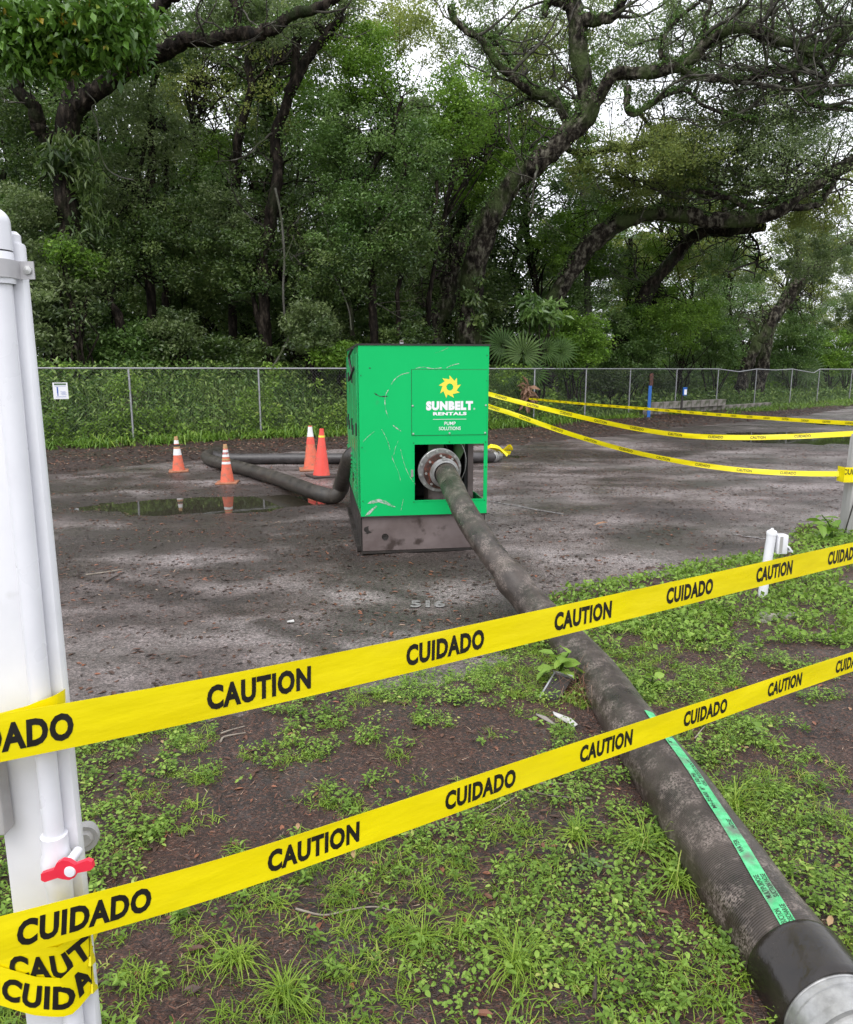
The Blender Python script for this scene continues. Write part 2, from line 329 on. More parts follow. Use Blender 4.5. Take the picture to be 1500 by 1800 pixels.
M['green_side_dim'] = surf('green_side_dim_paint', [(.25, (.004, .30, .09)), (.75, (.01, .40, .12))], 2.2, (.25, .45), .08, 5, spec=.5, second=(3, .55, .75, (.08, .14, .05)))  # housing green darkened: the side's dim reflections put into its colour, plus grime
M['scratch'] = surf('scratched_primer', [(.40, (.03, .40, .14)), (.50, (.34, .42, .35)), (.62, (.55, .55, .52))], 26, (.5, .7), .2)
M['skid'] = surf('skid_steel', [(.3, (.085, .06, .055)), (.55, (.15, .118, .112)), (.8, (.20, .16, .155))], 2.5, (.4, .65), .2, 12, bdist=.003, second=(6, .56, .66, (.045, .03, .025)))
M['dark_metal'] = surf('dark_metal', [(.3, (.010, .008, .007)), (.7, (.03, .024, .02))], 8, (.4, .65), .1)
M['interior'] = plain('sooty_interior', (.006, .006, .006), .8)  # darkness inside the bay put into a near-black colour
M['olive_metal'] = surf('machine_green', [(.3, (.035, .085, .03)), (.7, (.07, .15, .05))], 8, (.35, .55), .1, second=(9, .55, .7, (.03, .03, .02)))
M['alu'] = surf('cast_aluminium', [(.3, (.26, .26, .255)), (.7, (.48, .48, .475))], 22, (.35, .5), .25, 60, metal=.65, bdist=.002, second=(10, .56, .75, (.25, .24, .22)))
M['bolt'] = plain('zinc_bolt', (.5, .5, .49), .35, .7)
M['rust'] = surf('rusty_flange', [(.35, (.035, .018, .014)), (.55, (.085, .038, .028)), (.72, (.28, .065, .03))], 26, (.6, .8), .4, 60, bdist=.002)
M['white_print'] = plain('white_print', (.8, .8, .83), .45, var=.03)
M['yellow_print'] = plain('yellow_print', (.85, .72, .06), .45, var=.03)
M['orange'] = surf('cone_orange', [(.3, (.62, .12, .065)), (.7, (.78, .17, .09))], 9, (.45, .6), .1, second=(14, .52, .7, (.38, .15, .10)))
M['orange_new'] = surf('cone_red_orange', [(.3, (.74, .075, .055)), (.7, (.82, .1, .07))], 9, (.45, .6), .1, second=(7, .56, .72, (.4, .12, .07)))
M['cone_base'] = plain('cone_base', (.32, .13, .07), .7, var=.3)
M['cone_base_dark'] = plain('cone_base_dark', (.05, .035, .03), .7, var=.3)
M['reflect'] = plain('reflective_band', (.75, .75, .74), .35)
M['cone_top'] = plain('worn_cone_top', (.45, .28, .13), .6, var=.3)
M['black_tape'] = plain('black_tape', (.02, .02, .02), .5)
M['wood_post'] = surf('weathered_post', [(.3, (.30, .29, .285)), (.7, (.46, .45, .44))], 3, (.6, .8), .5, 20, stretch=(6, 6, .5), bdist=.004)
M['blue'] = plain('blue_paint', (.02, .12, .42), .5)
M['concrete'] = surf('old_concrete', [(.3, (.17, .15, .13)), (.7, (.32, .29, .26))], 3, (.7, .9), .5, 20, second=(4, .5, .65, (.07, .08, .04)))
M['brown_palm'] = leafmat('brown_palm', [(0, (.12, .06, .035)), (1, (.33, .19, .12))], trans=.15, rough=.6)
M['stick'] = surf('dry_stick', [(.3, (.16, .13, .10)), (.7, (.38, .33, .27))], 12, (.6, .8), .3)
M['stick_dark'] = surf('dark_stick', [(.3, (.03, .02, .016)), (.7, (.08, .055, .045))], 12, (.6, .8), .3)
M['label'] = surf('hose_label', [(.35, (.05, .38, .14)), (.65, (.12, .55, .25))], 40, (.6, .8), .1, second=(13, .50, .66, (.12, .17, .12)))
M['faded_paint'] = surf('faded_marking', [(.40, (.11, .10, .095)), (.62, (.26, .25, .245))], 30, (.5, .7), .1)
M['blue_sign'] = plain('sign_blue', (.03, .1, .4), .4)

def hose_mat(name, c0, c1, dust, rib=1.0, pitch=.007, rough=(.3, .6), duststart=.5):
    m, nt, N, L = newmat(name); out = N('OutputMaterial'); p = N('BsdfPrincipled'); tc = N('TexCoord'); a = N('Attribute'); a.attribute_name = 'tub'
    s = N('SeparateXYZ'); L(a.outputs['Vector'], s.inputs[0])
    n = N('TexNoise'); n.inputs['Scale'].default_value = 5; n.inputs['Detail'].default_value = 8; n.inputs['Roughness'].default_value = .65; L(tc.outputs['Object'], n.inputs['Vector'])
    r = ramp(N, [(.35, c0), (.62, c1)]); L(n.outputs[0], r.inputs[0])
    n2 = N('TexNoise'); n2.inputs['Scale'].default_value = 7.5; n2.inputs['Detail'].default_value = 12; n2.inputs['Roughness'].default_value = .72; mp = N('Mapping'); mp.inputs['Location'].default_value = (4, 1, 7); L(tc.outputs['Object'], mp.inputs[0]); L(mp.outputs[0], n2.inputs['Vector'])
    mr = N('MapRange'); mr.inputs[1].default_value = duststart; mr.inputs[2].default_value = duststart + .14; mr.inputs[4].default_value = .85; L(n2.outputs[0], mr.inputs[0])
    n3 = N('TexNoise'); n3.inputs['Scale'].default_value = 130; n3.inputs['Detail'].default_value = 3; L(tc.outputs['Object'], n3.inputs['Vector'])
    m3 = N('MapRange'); m3.inputs[1].default_value = .4; m3.inputs[2].default_value = .58; L(n3.outputs[0], m3.inputs[0])
    mu = N('Math'); mu.operation = 'MULTIPLY'; L(mr.outputs[0], mu.inputs[0]); L(m3.outputs[0], mu.inputs[1])
    mc = N('MixRGB'); L(mu.outputs[0], mc.inputs[0]); L(r.outputs[0], mc.inputs[1]); mc.inputs[2].default_value = c4(dust)
    L(mc.outputs[0], p.inputs['Base Color'])
    m4 = N('MapRange'); m4.inputs[3].default_value = rough[0]; m4.inputs[4].default_value = rough[1]; m4.inputs[1].default_value = .35; m4.inputs[2].default_value = .65; L(n.outputs[0], m4.inputs[0]); L(m4.outputs[0], p.inputs['Roughness'])
    mm = N('Math'); mm.operation = 'MULTIPLY'; mm.inputs[1].default_value = 2 * math.pi / pitch; L(s.outputs[0], mm.inputs[0])
    sn = N('Math'); sn.operation = 'SINE'; L(mm.outputs[0], sn.inputs[0])
    b = N('Bump'); b.inputs['Strength'].default_value = .35 * rib; b.inputs['Distance'].default_value = .0012; L(sn.outputs[0], b.inputs['Height'])
    b2 = N('Bump'); b2.inputs['Strength'].default_value = .5; b2.inputs['Distance'].default_value = .004; n5 = N('TexNoise'); n5.inputs['Scale'].default_value = 28; n5.inputs['Detail'].default_value = 6; L(tc.outputs['Object'], n5.inputs['Vector']); L(n5.outputs[0], b2.inputs['Height']); L(b.outputs[0], b2.inputs['Normal'])
    L(b2.outputs[0], p.inputs['Normal']); L(p.outputs[0], out.inputs[0]); return m
M['hose'] = hose_mat('suction_hose_rubber', (.018, .013, .010), (.060, .046, .037), (.24, .195, .17), duststart=.475, rough=(.25, .5))
M['hose_cuff'] = hose_mat('wet_cuff_rubber', (.010, .008, .007), (.028, .022, .018), (.16, .09, .07), rib=0, rough=(.12, .35), duststart=.6)
M['hose_far'] = hose_mat('discharge_hose_rubber', (.018, .015, .012), (.05, .042, .034), (.10, .085, .06), duststart=.5, rough=(.35, .6))
M['pipe_far'] = hose_mat('smooth_pipe', (.03, .027, .026), (.06, .055, .055), (.12, .1, .09), rib=0, rough=(.3, .5), duststart=.56)

# ================================================================== SETTING
HF = {}
def grid(name, xs, ys, zf, mat, keep=None, smooth=True, attr=None):
    X, Y = np.meshgrid(xs, ys); Z = zf(X, Y); HF[name] = (xs, ys, Z); V = np.stack([X, Y, Z], -1).reshape(-1, 3)
    nx, ny = len(xs), len(ys); i = np.arange(ny - 1)[:, None] * nx; j = np.arange(nx - 1)[None]
    F = np.stack([i + j, i + j + 1, i + nx + j + 1, i + nx + j], -1).reshape(-1, 4)
    if keep is not None:
        k = keep(V[F].mean(1)); F = F[k]
        used = np.unique(F); mp = np.zeros(len(V), int); mp[used] = np.arange(len(used)); V = V[used]; F = mp[F]
    return npmesh(name, V, F, mat, smooth, {k: f(V[:, 0], V[:, 1]) for k, f in (attr or {}).items()})
EDGE = [(-6, 3.1), (-3, 3.35), (-1.9, 3.45), (-1.0, 3.6), (-.3, 3.95), (.4, 4.3), (.75, 5.0), (1.3, 5.75), (2.1, 6.2), (3.1, 6.75), (4.0, 7.7), (5.1, 8.7), (8, 11.5), (14, 16)]
def edge_y(x): return np.interp(x, [e[0] for e in EDGE], [e[1] for e in EDGE])
def soil_z(x, y):
    d = edge_y(x) - y + (fbm(x, y, 1.7) - .5) * .9 + (fbm(x, y, 7) - .5) * .35
    return -.03 + .085 * sstep((d + .25) / .8) + (fbm(x + 31, y, 2.2) - .5) * .05 + (fbm(x, y + 11, 14, 3) - .5) * .034
MED = [(-16, 6), (-9, 10.5), (-6.3, 12.1), (-4.28, 14.2), (-1.86, 16.1), (1.25, 16.2), (3.38, 17.6), (5.7, 20.1), (8.7, 23.1), (11.2, 25), (15.8, 29.5), (20, 35), (30, 46)]
FEN = [(-17.4, 11.2), (-14.8, 12.7), (-12.2, 14.2), (-9.5, 15.75), (-6.85, 17.3), (-4.2, 18.8), (-1.55, 20.2), (1.1, 21.7), (3.35, 23.3), (5.35, 25.2), (7.4, 27.3), (9.75, 29.3), (12.1, 31.2), (14.65, 33.4), (17.35, 35.7), (19.9, 38.1), (23.3, 41.2), (25.6, 43.5), (28, 45.8)]
def med_y(x): return np.interp(x, [e[0] for e in MED], [e[1] for e in MED])
def fen_y(x): return np.interp(x, [e[0] for e in FEN], [e[1] for e in FEN])
def mulch_z(x, y):
    d = y - med_y(x) + (fbm(x, y, .9) - .5) * 1.2 + (fbm(x, y, 4) - .5) * .5
    z = -.05 + .12 * sstep((d + .2) / 1.0) + (fbm(x, y + 40, 1.3) - .5) * .08
    b = y - fen_y(x); left = 1 - sstep((x - 1.5) / 4)
    z = z + left * 1.25 * sstep((b - .1) / 2.3) * (1 - .6 * sstep((b - 6) / 10)) + (1 - left) * .25 * sstep((b - .5) / 4)
    return z
PUD = [(-3.05, 9.45, 1.5, .72, .062), (-1.7, 10.0, 1.0, .45, .04), (9.7, 19.2, 2.9, 1.9, .07), (2.4, 15.0, 2.6, .5, .036), (-6.2, 10.7, 1.6, .35, .035), (14.5, 24, 3, 1.4, .05), (-3.3, 7.0, .8, .5, .02)]
def asphalt_z(x, y):
    z = (fbm(x, y, .5) - .5) * .03 + (fbm(x + 9, y, 2.4, 6) - .5) * .042
    for cx, cy, rx, ry, dp in PUD: z = z - dp * np.exp(-(((x - cx) / rx) ** 2 + ((y - cy) / ry) ** 2) ** 1.3)
    return z
def mud(x, y):
    n = fbm(x * .8, y * 1.5, 1.3, 5); n2 = fbm(x + 40, y * 1.2, 3.5, 5); m = 0
    for cx, cy, rx, ry, a in ((-2.6, 7.6, 2.3, 1.3, 1.0), (-.6, 6.4, 1.7, .9, .8), (-4.5, 9.0, 2.5, 1.4, .7), (0, 7.6, 1.2, 1.0, .6), (1.5, 14.4, 5, 1.3, .8), (-5, 11.5, 4, .8, .7), (10, 21, 7, 3, .7), (.6, 4.9, 1.0, .5, .7), (-.3, 4.6, 1.4, .35, .5)):
        m = np.maximum(m, a * np.exp(-(((x - cx) / rx) ** 2 + ((y - cy) / ry) ** 2)))
    for cx, cy, rx, ry, dp in PUD[:6]: m = np.maximum(m, 1.1 * np.exp(-(((x - cx) / (rx * 1.5)) ** 2 + ((y - cy) / (ry * 1.8)) ** 2) ** 2))
    # wheel marks curving through the mud
    for off in (0, 1.25): 
        r_ = np.hypot((x + 4.2 + off) * .8, (y - 2.2 + off * .3)); m = np.maximum(m, .75 * np.exp(-((r_ - 4.6) / .10) ** 2) * (n2 > .42))
    return np.clip((m + (n - .5) * 1.5 + (n2 - .5) * .9) * 1.15 - .12, 0, 1)
def geo(a, b, s0, g):
    out = [a]; s = s0
    while out[-1] < b: out.append(out[-1] + s); s *= g
    return np.array(out)
link('ground', npmesh('ground', [(-700, -300, -.4), (700, -300, -.4), (700, 900, -.4), (-700, 900, -.4)], np.array([[0, 1, 2, 3]]), M['far_ground']), kind='structure')
link('asphalt', grid('asphalt', np.concatenate([np.arange(-16, -6, .2), np.arange(-6, 8, .05), np.arange(8, 30, .2)]), geo(2.2, 48, .035, 1.011), asphalt_z, M['asphalt'], attr={'mud': mud},
     keep=lambda c: (c[:, 1] < med_y(c[:, 0]) + 3.5) & (c[:, 1] > edge_y(c[:, 0]) - 2.4)), kind='structure')
link('soil', grid('soil', np.concatenate([np.arange(-4, -2.2, .05), np.arange(-2.2, 3.2, .016), np.arange(3.2, 9, .05)]), geo(.3, 12.5, .014, 1.008), soil_z, M['soil'], keep=lambda c: c[:, 1] < edge_y(c[:, 0]) + .9), kind='structure')
link('soil_apron', grid('soil_apron', np.linspace(-40, 60, 60), np.linspace(-30, 14, 40), lambda x, y: -.06 + 0 * x, M['far_ground'], keep=lambda c: (c[:, 1] < edge_y(c[:, 0]) - 2.0)), kind='structure')
link('mulch', grid('mulch', np.linspace(-20, 34, 300), geo(5, 52, .12, 1.008), mulch_z, M['mulch'], keep=lambda c: (c[:, 1] > med_y(c[:, 0]) - 1.2)), kind='structure')
link('forest_floor', grid('forest_floor', np.linspace(-80, 110, 100), np.linspace(18, 140, 80), lambda x, y: -.05 + (fbm(x, y, .2) - .5) * .3, M['mulch'], keep=lambda c: c[:, 1] > fen_y(c[:, 0]) + 2), kind='structure')
WL = -.034
def field(name):
    xs, ys, Z = HF[name]
    def f(x, y):
        x = np.asarray(x, float); y = np.asarray(y, float)
        i = np.clip(np.searchsorted(xs, x) - 1, 0, len(xs) - 2); j = np.clip(np.searchsorted(ys, y) - 1, 0, len(ys) - 2)
        u = np.clip((x - xs[i]) / (xs[i + 1] - xs[i]), 0, 1); v = np.clip((y - ys[j]) / (ys[j + 1] - ys[j]), 0, 1)
        return Z[j, i] * (1 - u) * (1 - v) + Z[j, i + 1] * u * (1 - v) + Z[j + 1, i] * (1 - u) * v + Z[j + 1, i + 1] * u * v
    return f
asphalt_z = field('asphalt'); soil_z = field('soil'); mulch_z = field('mulch')
def puddle(cx, cy, rx, ry):
    me = grid('puddle', np.linspace(cx - rx, cx + rx, 60), np.linspace(cy - ry, cy + ry, 60), lambda x, y: WL + 0 * x, M['water'],
              keep=lambda c: asphalt_z(c[:, 0], c[:, 1]) < WL + .012)
    return link('puddle', me, kind='structure')
puddle(-2.6, 9.6, 2.8, 1.6); puddle(9.7, 19.2, 4.2, 3); puddle(2.4, 15.0, 3.8, 1.1); puddle(-6.2, 10.7, 2, .8); puddle(14.5, 24, 4, 2.4)

# faded paint lines and digits on the lot
def ground_strip(name, pts, w, mat, lab, cat):
    P = spline(pts, 10); mb = MB(); V = []
    for i, p in enumerate(P):
        d = P[min(i + 1, len(P) - 1)] - P[max(i - 1, 0)]; nrm = np.array([-d[1], d[0]]) / np.hypot(*d[:2])
        for s in (-1, 1):
            q = p[:2] + nrm * s * w / 2; V.append((q[0], q[1], float(asphalt_z(q[0], q[1])) + .004))
    F = [[2 * i, 2 * i + 1, 2 * i + 3, 2 * i + 2] for i in range(len(P) - 1)]
    mb.add(V, [np.array(F)]); return mb.build(name, mat, label=lab, cat=cat)
ground_strip('painted_line', [G(858, 882).xy, G(920, 893).xy, G(992, 904).xy], .05, M['faded_paint'], 'faded thin white line painted on the wet asphalt right of the green box', 'painted line')
ground_strip('painted_line', [G(1290, 940).xy, G(1345, 950).xy], .05, M['faded_paint'], 'short faded white line on asphalt just left of the white pipe stub', 'painted line')

# ================================================================== TEXT
_tc = {}
def text2d(s, bold=.0, step=0, sx=1.0):
    key = (s, bold, step, sx)
    if key in _tc: return _tc[key]
    cu = bpy.data.curves.new('lettering', 'FONT'); cu.body = s; cu.size = 1; cu.offset = bold; cu.resolution_u = 3; cu.align_x = 'CENTER'; cu.space_character = 1 + bold * 2
    o = bpy.data.objects.new('lettering', cu); COL.objects.link(o); dg = bpy.context.evaluated_depsgraph_get(); dg.update()
    me = bpy.data.meshes.new_from_object(o.evaluated_get(dg)); bpy.data.objects.remove(o)
    bm = bmesh.new(); bm.from_mesh(me); bmesh.ops.triangulate(bm, faces=bm.faces)
    for v in bm.verts: v.co.x *= sx
    ys = [v.co.y for v in bm.verts]; y0, y1 = min(ys), max(ys)
    if step:
        xs = [v.co.x for v in bm.verts]; x = min(xs) + step
        while x < max(xs):
            bmesh.ops.bisect_plane(bm, geom=bm.verts[:] + bm.edges[:] + bm.faces[:], plane_co=(x, 0, 0), plane_no=(1, 0, 0)); x += step
        bmesh.ops.triangulate(bm, faces=bm.faces)
    bm.verts.index_update(); V = np.array([v.co[:2] for v in bm.verts]); V[:, 1] -= (y0 + y1) / 2; V /= (y1 - y0)
    F = np.array([[v.index for v in f.verts] for f in bm.faces]); bm.free(); _tc[key] = (V, F); return V, F

class Ribbon:
    def __init__(s, P, width, up=None, off=(0, -1, 0), curl=0, tight=False):
        if tight:
            Q = np.array([tuple(p) for p in P], float); P = np.concatenate([Q[:1]] + [np.array([Q[i] * .86 + Q[i + 1] * .14, Q[i] * .14 + Q[i + 1] * .86]) for i in range(len(Q) - 1)] + [Q[-1:]])
        s.P = spline(P, 10) if len(P) > 2 else np.array([tuple(p) for p in P], float); s.w = width
        s.L = np.concatenate([[0], np.cumsum(np.linalg.norm(np.diff(s.P, axis=0), axis=1))]); s.off = np.array(off, float); s.curl = curl
        s.up = up
    def pos(s, l): return np.array([np.interp(l, s.L, s.P[:, k]) for k in range(3)])
    def frame(s, l):
        e = .01; t = s.pos(min(l + e, s.L[-1])) - s.pos(max(l - e, 0)); t /= np.linalg.norm(t)
        if s.up is None: U = np.array([0, 0, 1.0])
        else: U = np.array(s.up(l / s.L[-1]), float)
        U = U - t * np.dot(U, t); U /= np.linalg.norm(U); n = np.cross(t, U)
        if np.dot(n, s.off) < 0: n = -n
        return t, U, n
    def pt(s, l, v, h=0):
        t, U, n = s.frame(l); c = s.curl * (math.sin(l * 7.3) + .6 * math.sin(l * 15.1 + 1)) * math.cos(v / s.w * 3.1)
        return s.pos(l) + U * v + n * (h + c)
    def mesh(s, name, mat, th=.0004, nseg=None):
        nseg = nseg or max(30, int(s.L[-1] / .03)); ls = np.linspace(0, s.L[-1], nseg); vs = np.linspace(-s.w / 2, s.w / 2, 6); m = len(vs)
        V = [s.pt(l, v, h) for l in ls for h in (0, -th) for v in vs]; F = []
        for i in range(nseg - 1):
            a = i * 2 * m; b = (i + 1) * 2 * m
            for k in range(m - 1):
                F.append([a + k, b + k, b + k + 1, a + k + 1]); F.append([a + m + k, a + m + k + 1, b + m + k + 1, b + m + k])
            F.append([a, a + m, b + m, b]); F.append([a + m - 1, b + m - 1, b + 2 * m - 1, a + 2 * m - 1])
        mb = MB(); mb.add(V, [np.array(F)]); return mb.mesh(name, mat, True)
    def text(s, mb, txt, lc, h, bold=.035, sx=.8, side=1, step=0, flip=False, v0=0, lift=.0007):
        V, F = text2d(txt, bold, step, sx); out = []
        for x, y in V:
            l = lc + x * h * side
            out.append(s.pt(float(np.clip(l, 0, s.L[-1])), y * h * (-1 if flip else 1) + v0, lift))
        mb.add(out, [F if side > 0 else F[:, ::-1]])

# ================================================================== CAUTION TAPE (near)
LW = .415
def near_tape(D, p, q, r, pys, u0, u1, label, words, curl=0):
    us = np.linspace(u0, u1, 14); pts = []
    for u in us:
        x = (p + q * u) / (1 + r * u) * 1300 + 750; t = D * (1 + r * u); py = np.interp(x, [a for a, _ in pys], [b for _, b in pys])
        pts.append(atd(x, py, t))
    rb = Ribbon(pts, .0762, curl=curl)
    o = link('caution_tape', rb.mesh('caution_tape', M['tape'], nseg=160), label=label, cat='caution tape', group='caution tapes across the foreground')
    for k, w in words:
        mb = MB(); x = D * (p + q * k); l = np.interp(x, rb.P[:, 0], rb.L); rb.text(mb, w, l, .0465, bold=.047, sx=.71, step=.25); mb.build('lettering', M['ink'], o)
    return o, rb
pt_top = [(-300, 1356), (0, 1297), (459, 1211), (786, 1137), (1026, 1082), (1214, 1039), (1362, 1004), (1500, 972), (1900, 882), (2500, 745)]
t1, rb1 = near_tape(1.345, -.2234, .255, .1727, pt_top, -1.25, 11, 'yellow CAUTION CUIDADO tape, upper of the two strung across the foreground',
          [(k, 'CAUTION' if k % 2 == 0 else 'CUIDADO') for k in range(-1, 11)], curl=.0006)
pt_low = [(-200, 1680), (20, 1655), (153, 1618), (555, 1489), (847, 1386), (1067, 1311), (1241, 1252), (1381, 1203), (1500, 1163), (1900, 1030), (2600, 800)]
t2, rb2 = near_tape(1.225, -.4591, .2807, .1892, pt_low, -.38, 11, 'yellow CAUTION CUIDADO tape, lower of the two strung across the foreground',
          [(k, 'CUIDADO' if k % 2 == 0 else 'CAUTION') for k in range(0, 11)], curl=.0012)

# ================================================================== WHITE POST, PIPE, VALVE on the left
PF = 1.125
xr = at(101, 1100, PF).x; xr0 = xr - .128
po = empty('vinyl_post', (xr - .064, PF + .064, 0), label='square white vinyl post at the left edge carrying the pipe and tape wraps', cat='post')
mb = MB(); ztop = at(48, 424, PF).z
mb.box((0, -.053, ztop / 2), (.128, .022, ztop), bev=.006); mb.build('post_body', M['vinyl'], po, True)
mb = MB(); mb.tube([(.05, -.053, ztop - .02), (.05, -.053, ztop + .010), (.05, -.053, ztop + .015)], [.010, .010, .005], 12); mb.build('cap_lug', M['vinyl'], po, True)
pr = .0158; PY = PF - pr - .001
pipe = empty('water_pipe', (at(88, 1400, PY).x, PY, 0), label='white PVC pipe with rounded cap and red valve strapped to the front of the post', cat='pipe')
pxw = pipe.location.x
def loc(px, py, Y=PY): v = at(px, py, Y); return Vector((v.x - pxw, v.y - PY, v.z))
zc = loc(15, 365).z; zv1 = loc(90, 1478).z; zv2 = loc(95, 1570).z; zs = loc(15, 435).z
lean = loc(10, 430).x * .35
def px_(z): return lean * (z - 1.0) / (zc - 1.0) if z > 1 else 0
mb = MB(); mb.tube([(px_(z), 0, z) for z in np.linspace(.02, zc - .06, 12)], pr, 24); mb.build('pipe_body', M['pvc'], pipe, True)
mb = MB(); rc = .0205; x0 = px_(zc)
prof = [(rc, zs - .004), (rc, zc - .02)] + [(rc * math.cos(a), zc - .02 + rc * 1.0 * math.sin(a)) for a in np.linspace(.1, 1.56, 9)]
mb.lathe([(0, zs - .004)] + prof, (x0, 0, 0), n=32); mb.build('end_cap', M['pvc'], pipe, True)
mb = MB(); mb.lathe([(rc * .98, zs - .05), (rc * 1.0, zs - .045), (rc * 1.0, zs - .008), (rc * .95, zs - .006)], (x0, 0, 0), n=32); mb.build('cap_collar', M['pvc'], pipe, True)
mb = MB(); zst = loc(15, 473).z; rr = rc + .0015
arc = [(x0 + rr * math.cos(a), rr * math.sin(a)) for a in np.linspace(R(200), R(340), 14)]; arc = [(x0 - .040, .014), (x0 - .024, .014)] + arc + [(x0 + .024, .014), (x0 + .044, .014)]
V = []; hh = .0125
for x, y in arc: V += [(x, y, zst - hh), (x, y, zst + hh), (x, y - .002, zst - hh), (x, y - .002, zst + hh)]
F = []
for i in range(len(arc) - 1):
    a, b = 4 * i, 4 * i + 4; F += [[a + 2, b + 2, b + 3, a + 3], [a, a + 1, b + 1, b], [a + 1, a + 3, b + 3, b + 1], [a, b, b + 2, a + 2]]
mb.add(V, [np.array(F)]); st = mb.build('strap', M['strap'], pipe, True)
mb = MB(); mb.lathe([(0, .004), (.006, .003), (.0065, 0)], (x0 + .035, .012, zst), (0, -1, 0), 14); mb.build('screw', M['bolt'], pipe, True)
mb = MB(); mb.lathe([(pr, zv2 - .02), (.020, zv2 - .02), (.021, zv2 + .02), (.0245, (zv1 + zv2) / 2 - .018), (.0245, (zv1 + zv2) / 2 + .018), (.021, zv1 - .02), (.021, zv1 + .012), (pr, zv1 + .013)], (0, 0, 0), n=32)
mb.build('valve_body', M['pvc'], pipe, True)
hz = loc(112, 1534, PY - .05).z; hx = loc(114, 1534, PY - .05).x
Ml = Matrix.Rotation(R(-14), 4, 'Y')
poly = [(-.052, -.010), (-.048, .003), (-.022, .006), (-.012, .018), (.0, .022), (.012, .017), (.02, .006), (.046, .010), (.053, .004), (.052, -.009), (.044, -.013), (.02, -.012), (.012, -.02), (0, -.023), (-.012, -.018), (-.02, -.013), (-.046, -.016)]
mb = MB(); mb.prism([(a * .86, b * .82) for a, b in poly], -.004, .004, Ml, (hx - .002, -.040, hz)); vh = mb.build('valve_handle', M['red'], pipe, fixn=True)
mb = MB(); mb.lathe([(0, .0015), (.0085, .001), (.0095, -.001)], (hx + .005, -.045, hz - .003), (0, -1, 0), 20); mb.build('handle_button', M['pvc'], vh, True)
mb = MB(); mb.lathe([(.008, -.005), (.008, .037)], (hx - .004, 0, hz), (0, -1, 0), 18); mb.build('valve_stem', M['pvc'], pipe, True)
# grey box to the left and a grey fitting behind the post
e = at(2, 1400, PF - .02)
mb = MB(); mb.box((e.x - .042, e.y, e.z), (.10, .03, .125), bev=.003); mb.build('junction_box', M['grey_box'], label='small weathered grey box at the left edge beside the white post', cat='box')
e = at(150, 1470, PF + .12); mb = MB()
mb.lathe([(0, .016), (.012, .018), (.016, .010), (.024, .012), (.026, 0), (.02, -.02)], e, (.3, -1, .1), 20); ob = mb.build('hose_bib', M['grey_box'], None, True, label='small round grey fitting sticking out behind the white post', cat='fitting')
mb = MB(); mb.tube([e + Vector((0, .015, 0)), e + Vector((-.05, .03, 0))], .01, 10); mb.build('stem', M['dark_metal'], ob, True)

# tape wraps round the post
def wrap(pxs, label, words=(), w=.0762, Yf=.0):
    """pxs: list of (px, py, Y)"""
    rb = Ribbon([at(*p) for p in pxs], w, curl=.0008, tight=True)
    o = link('tape_wrap', rb.mesh('tape_wrap', M['tape'], nseg=70), label=label, cat='tape wrap', group='tape wrapped round the white post')
    if words:
        for txt, px in words:
            mb = MB(); tgt = at(px, pxs[2][1], pxs[2][2]).x; l = rb.L[np.abs(rb.P[:len(rb.P) * 5 // 8, 0] - tgt).argmin()]; rb.text(mb, txt, l, .047, bold=.045, sx=.80, step=.12, lift=.0012); mb.build('lettering', M['ink'], o)
    return o
b0 = PF - .048
wrap([(-90, 1690, b0 + .03), (-20, 1694, b0 + .006), (62, 1703, b0), (112, 1698, b0 + .004), (158, 1658, PF - .012), (163, 1650, PF + .03), (140, 1640, PF + .032), (20, 1640, PF + .032)], 'tape wrap low on the white post reading CAUTI, middle band', [('CAUTION', 128)])
wrap([(-90, 1715, b0 + .026), (-20, 1728, b0 + .002), (62, 1752, b0 - .004), (116, 1754, b0), (161, 1706, PF - .012), (166, 1698, PF + .03), (140, 1690, PF + .036), (20, 1690, PF + .036)], 'tape wrap low on the white post reading CUIDAD, lowest band', [('CUIDADO', 120)])
wrap([(-90, 1650, b0 + .03), (-20, 1668, b0 + .004), (50, 1680, b0 + .004), (108, 1668, b0 + .008), (155, 1640, PF - .002), (166, 1610, PF + .06), (170, 1600, PF + .13)], 'plain tape wrap on the white post just under the lower strung tape')
wrap([(-90, 1315, b0 + .03), (0, 1296, b0 + .012), (60, 1280, b0 + .006), (100, 1262, b0 + .016), (116, 1252, PF - .004), (120, 1248, PF + .06), (122, 1246, PF + .13)], 'crumpled tape wrap on the white post behind the upper strung tape')

# ================================================================== PUMP BOX
BX = G(636, 973); ROT = math.atan2(.18, 1.19)
pump = empty('pump_enclosure', (BX.x, BX.y, 0), ROT, label='large green pump housing on a grey steel skid with yellow sun gear logo', cat='pump')
W, H, D, Z0 = 1.20, 1.925, 2.15, .355
TH = .012
ox0, ox1, oz0, oz1 = .505, 1.165, .495, 1.02
def panel(x0, x1, z0, z1, y0, y1, name='front_panel', mat='green'):
    mb = MB(); mb.box(((x0 + x1) / 2, (y0 + y1) / 2, (z0 + z1) / 2), (x1 - x0, y1 - y0, z1 - z0)); return mb.build(name, M[mat], pump)
# front sheet with the opening cut out (one mesh)
mb = MB()
outer = [(-.035, Z0), (W, Z0), (W, H - .01), (-.035, H - .01)]
def rect(mb, x0, x1, z0, z1, y0, y1): mb.box(((x0 + x1) / 2, (y0 + y1) / 2, (z0 + z1) / 2), (x1 - x0, y1 - y0, z1 - z0))
rect(mb, 0, ox0, Z0, H - .01, 0, TH); rect(mb, ox0, ox1, oz1, H - .01, 0, TH); rect(mb, ox0, ox1, Z0, oz0, 0, TH); rect(mb, ox1, W, Z0, H - .01, 0, TH)
front = mb.build('front_sheet', M['green'], pump)
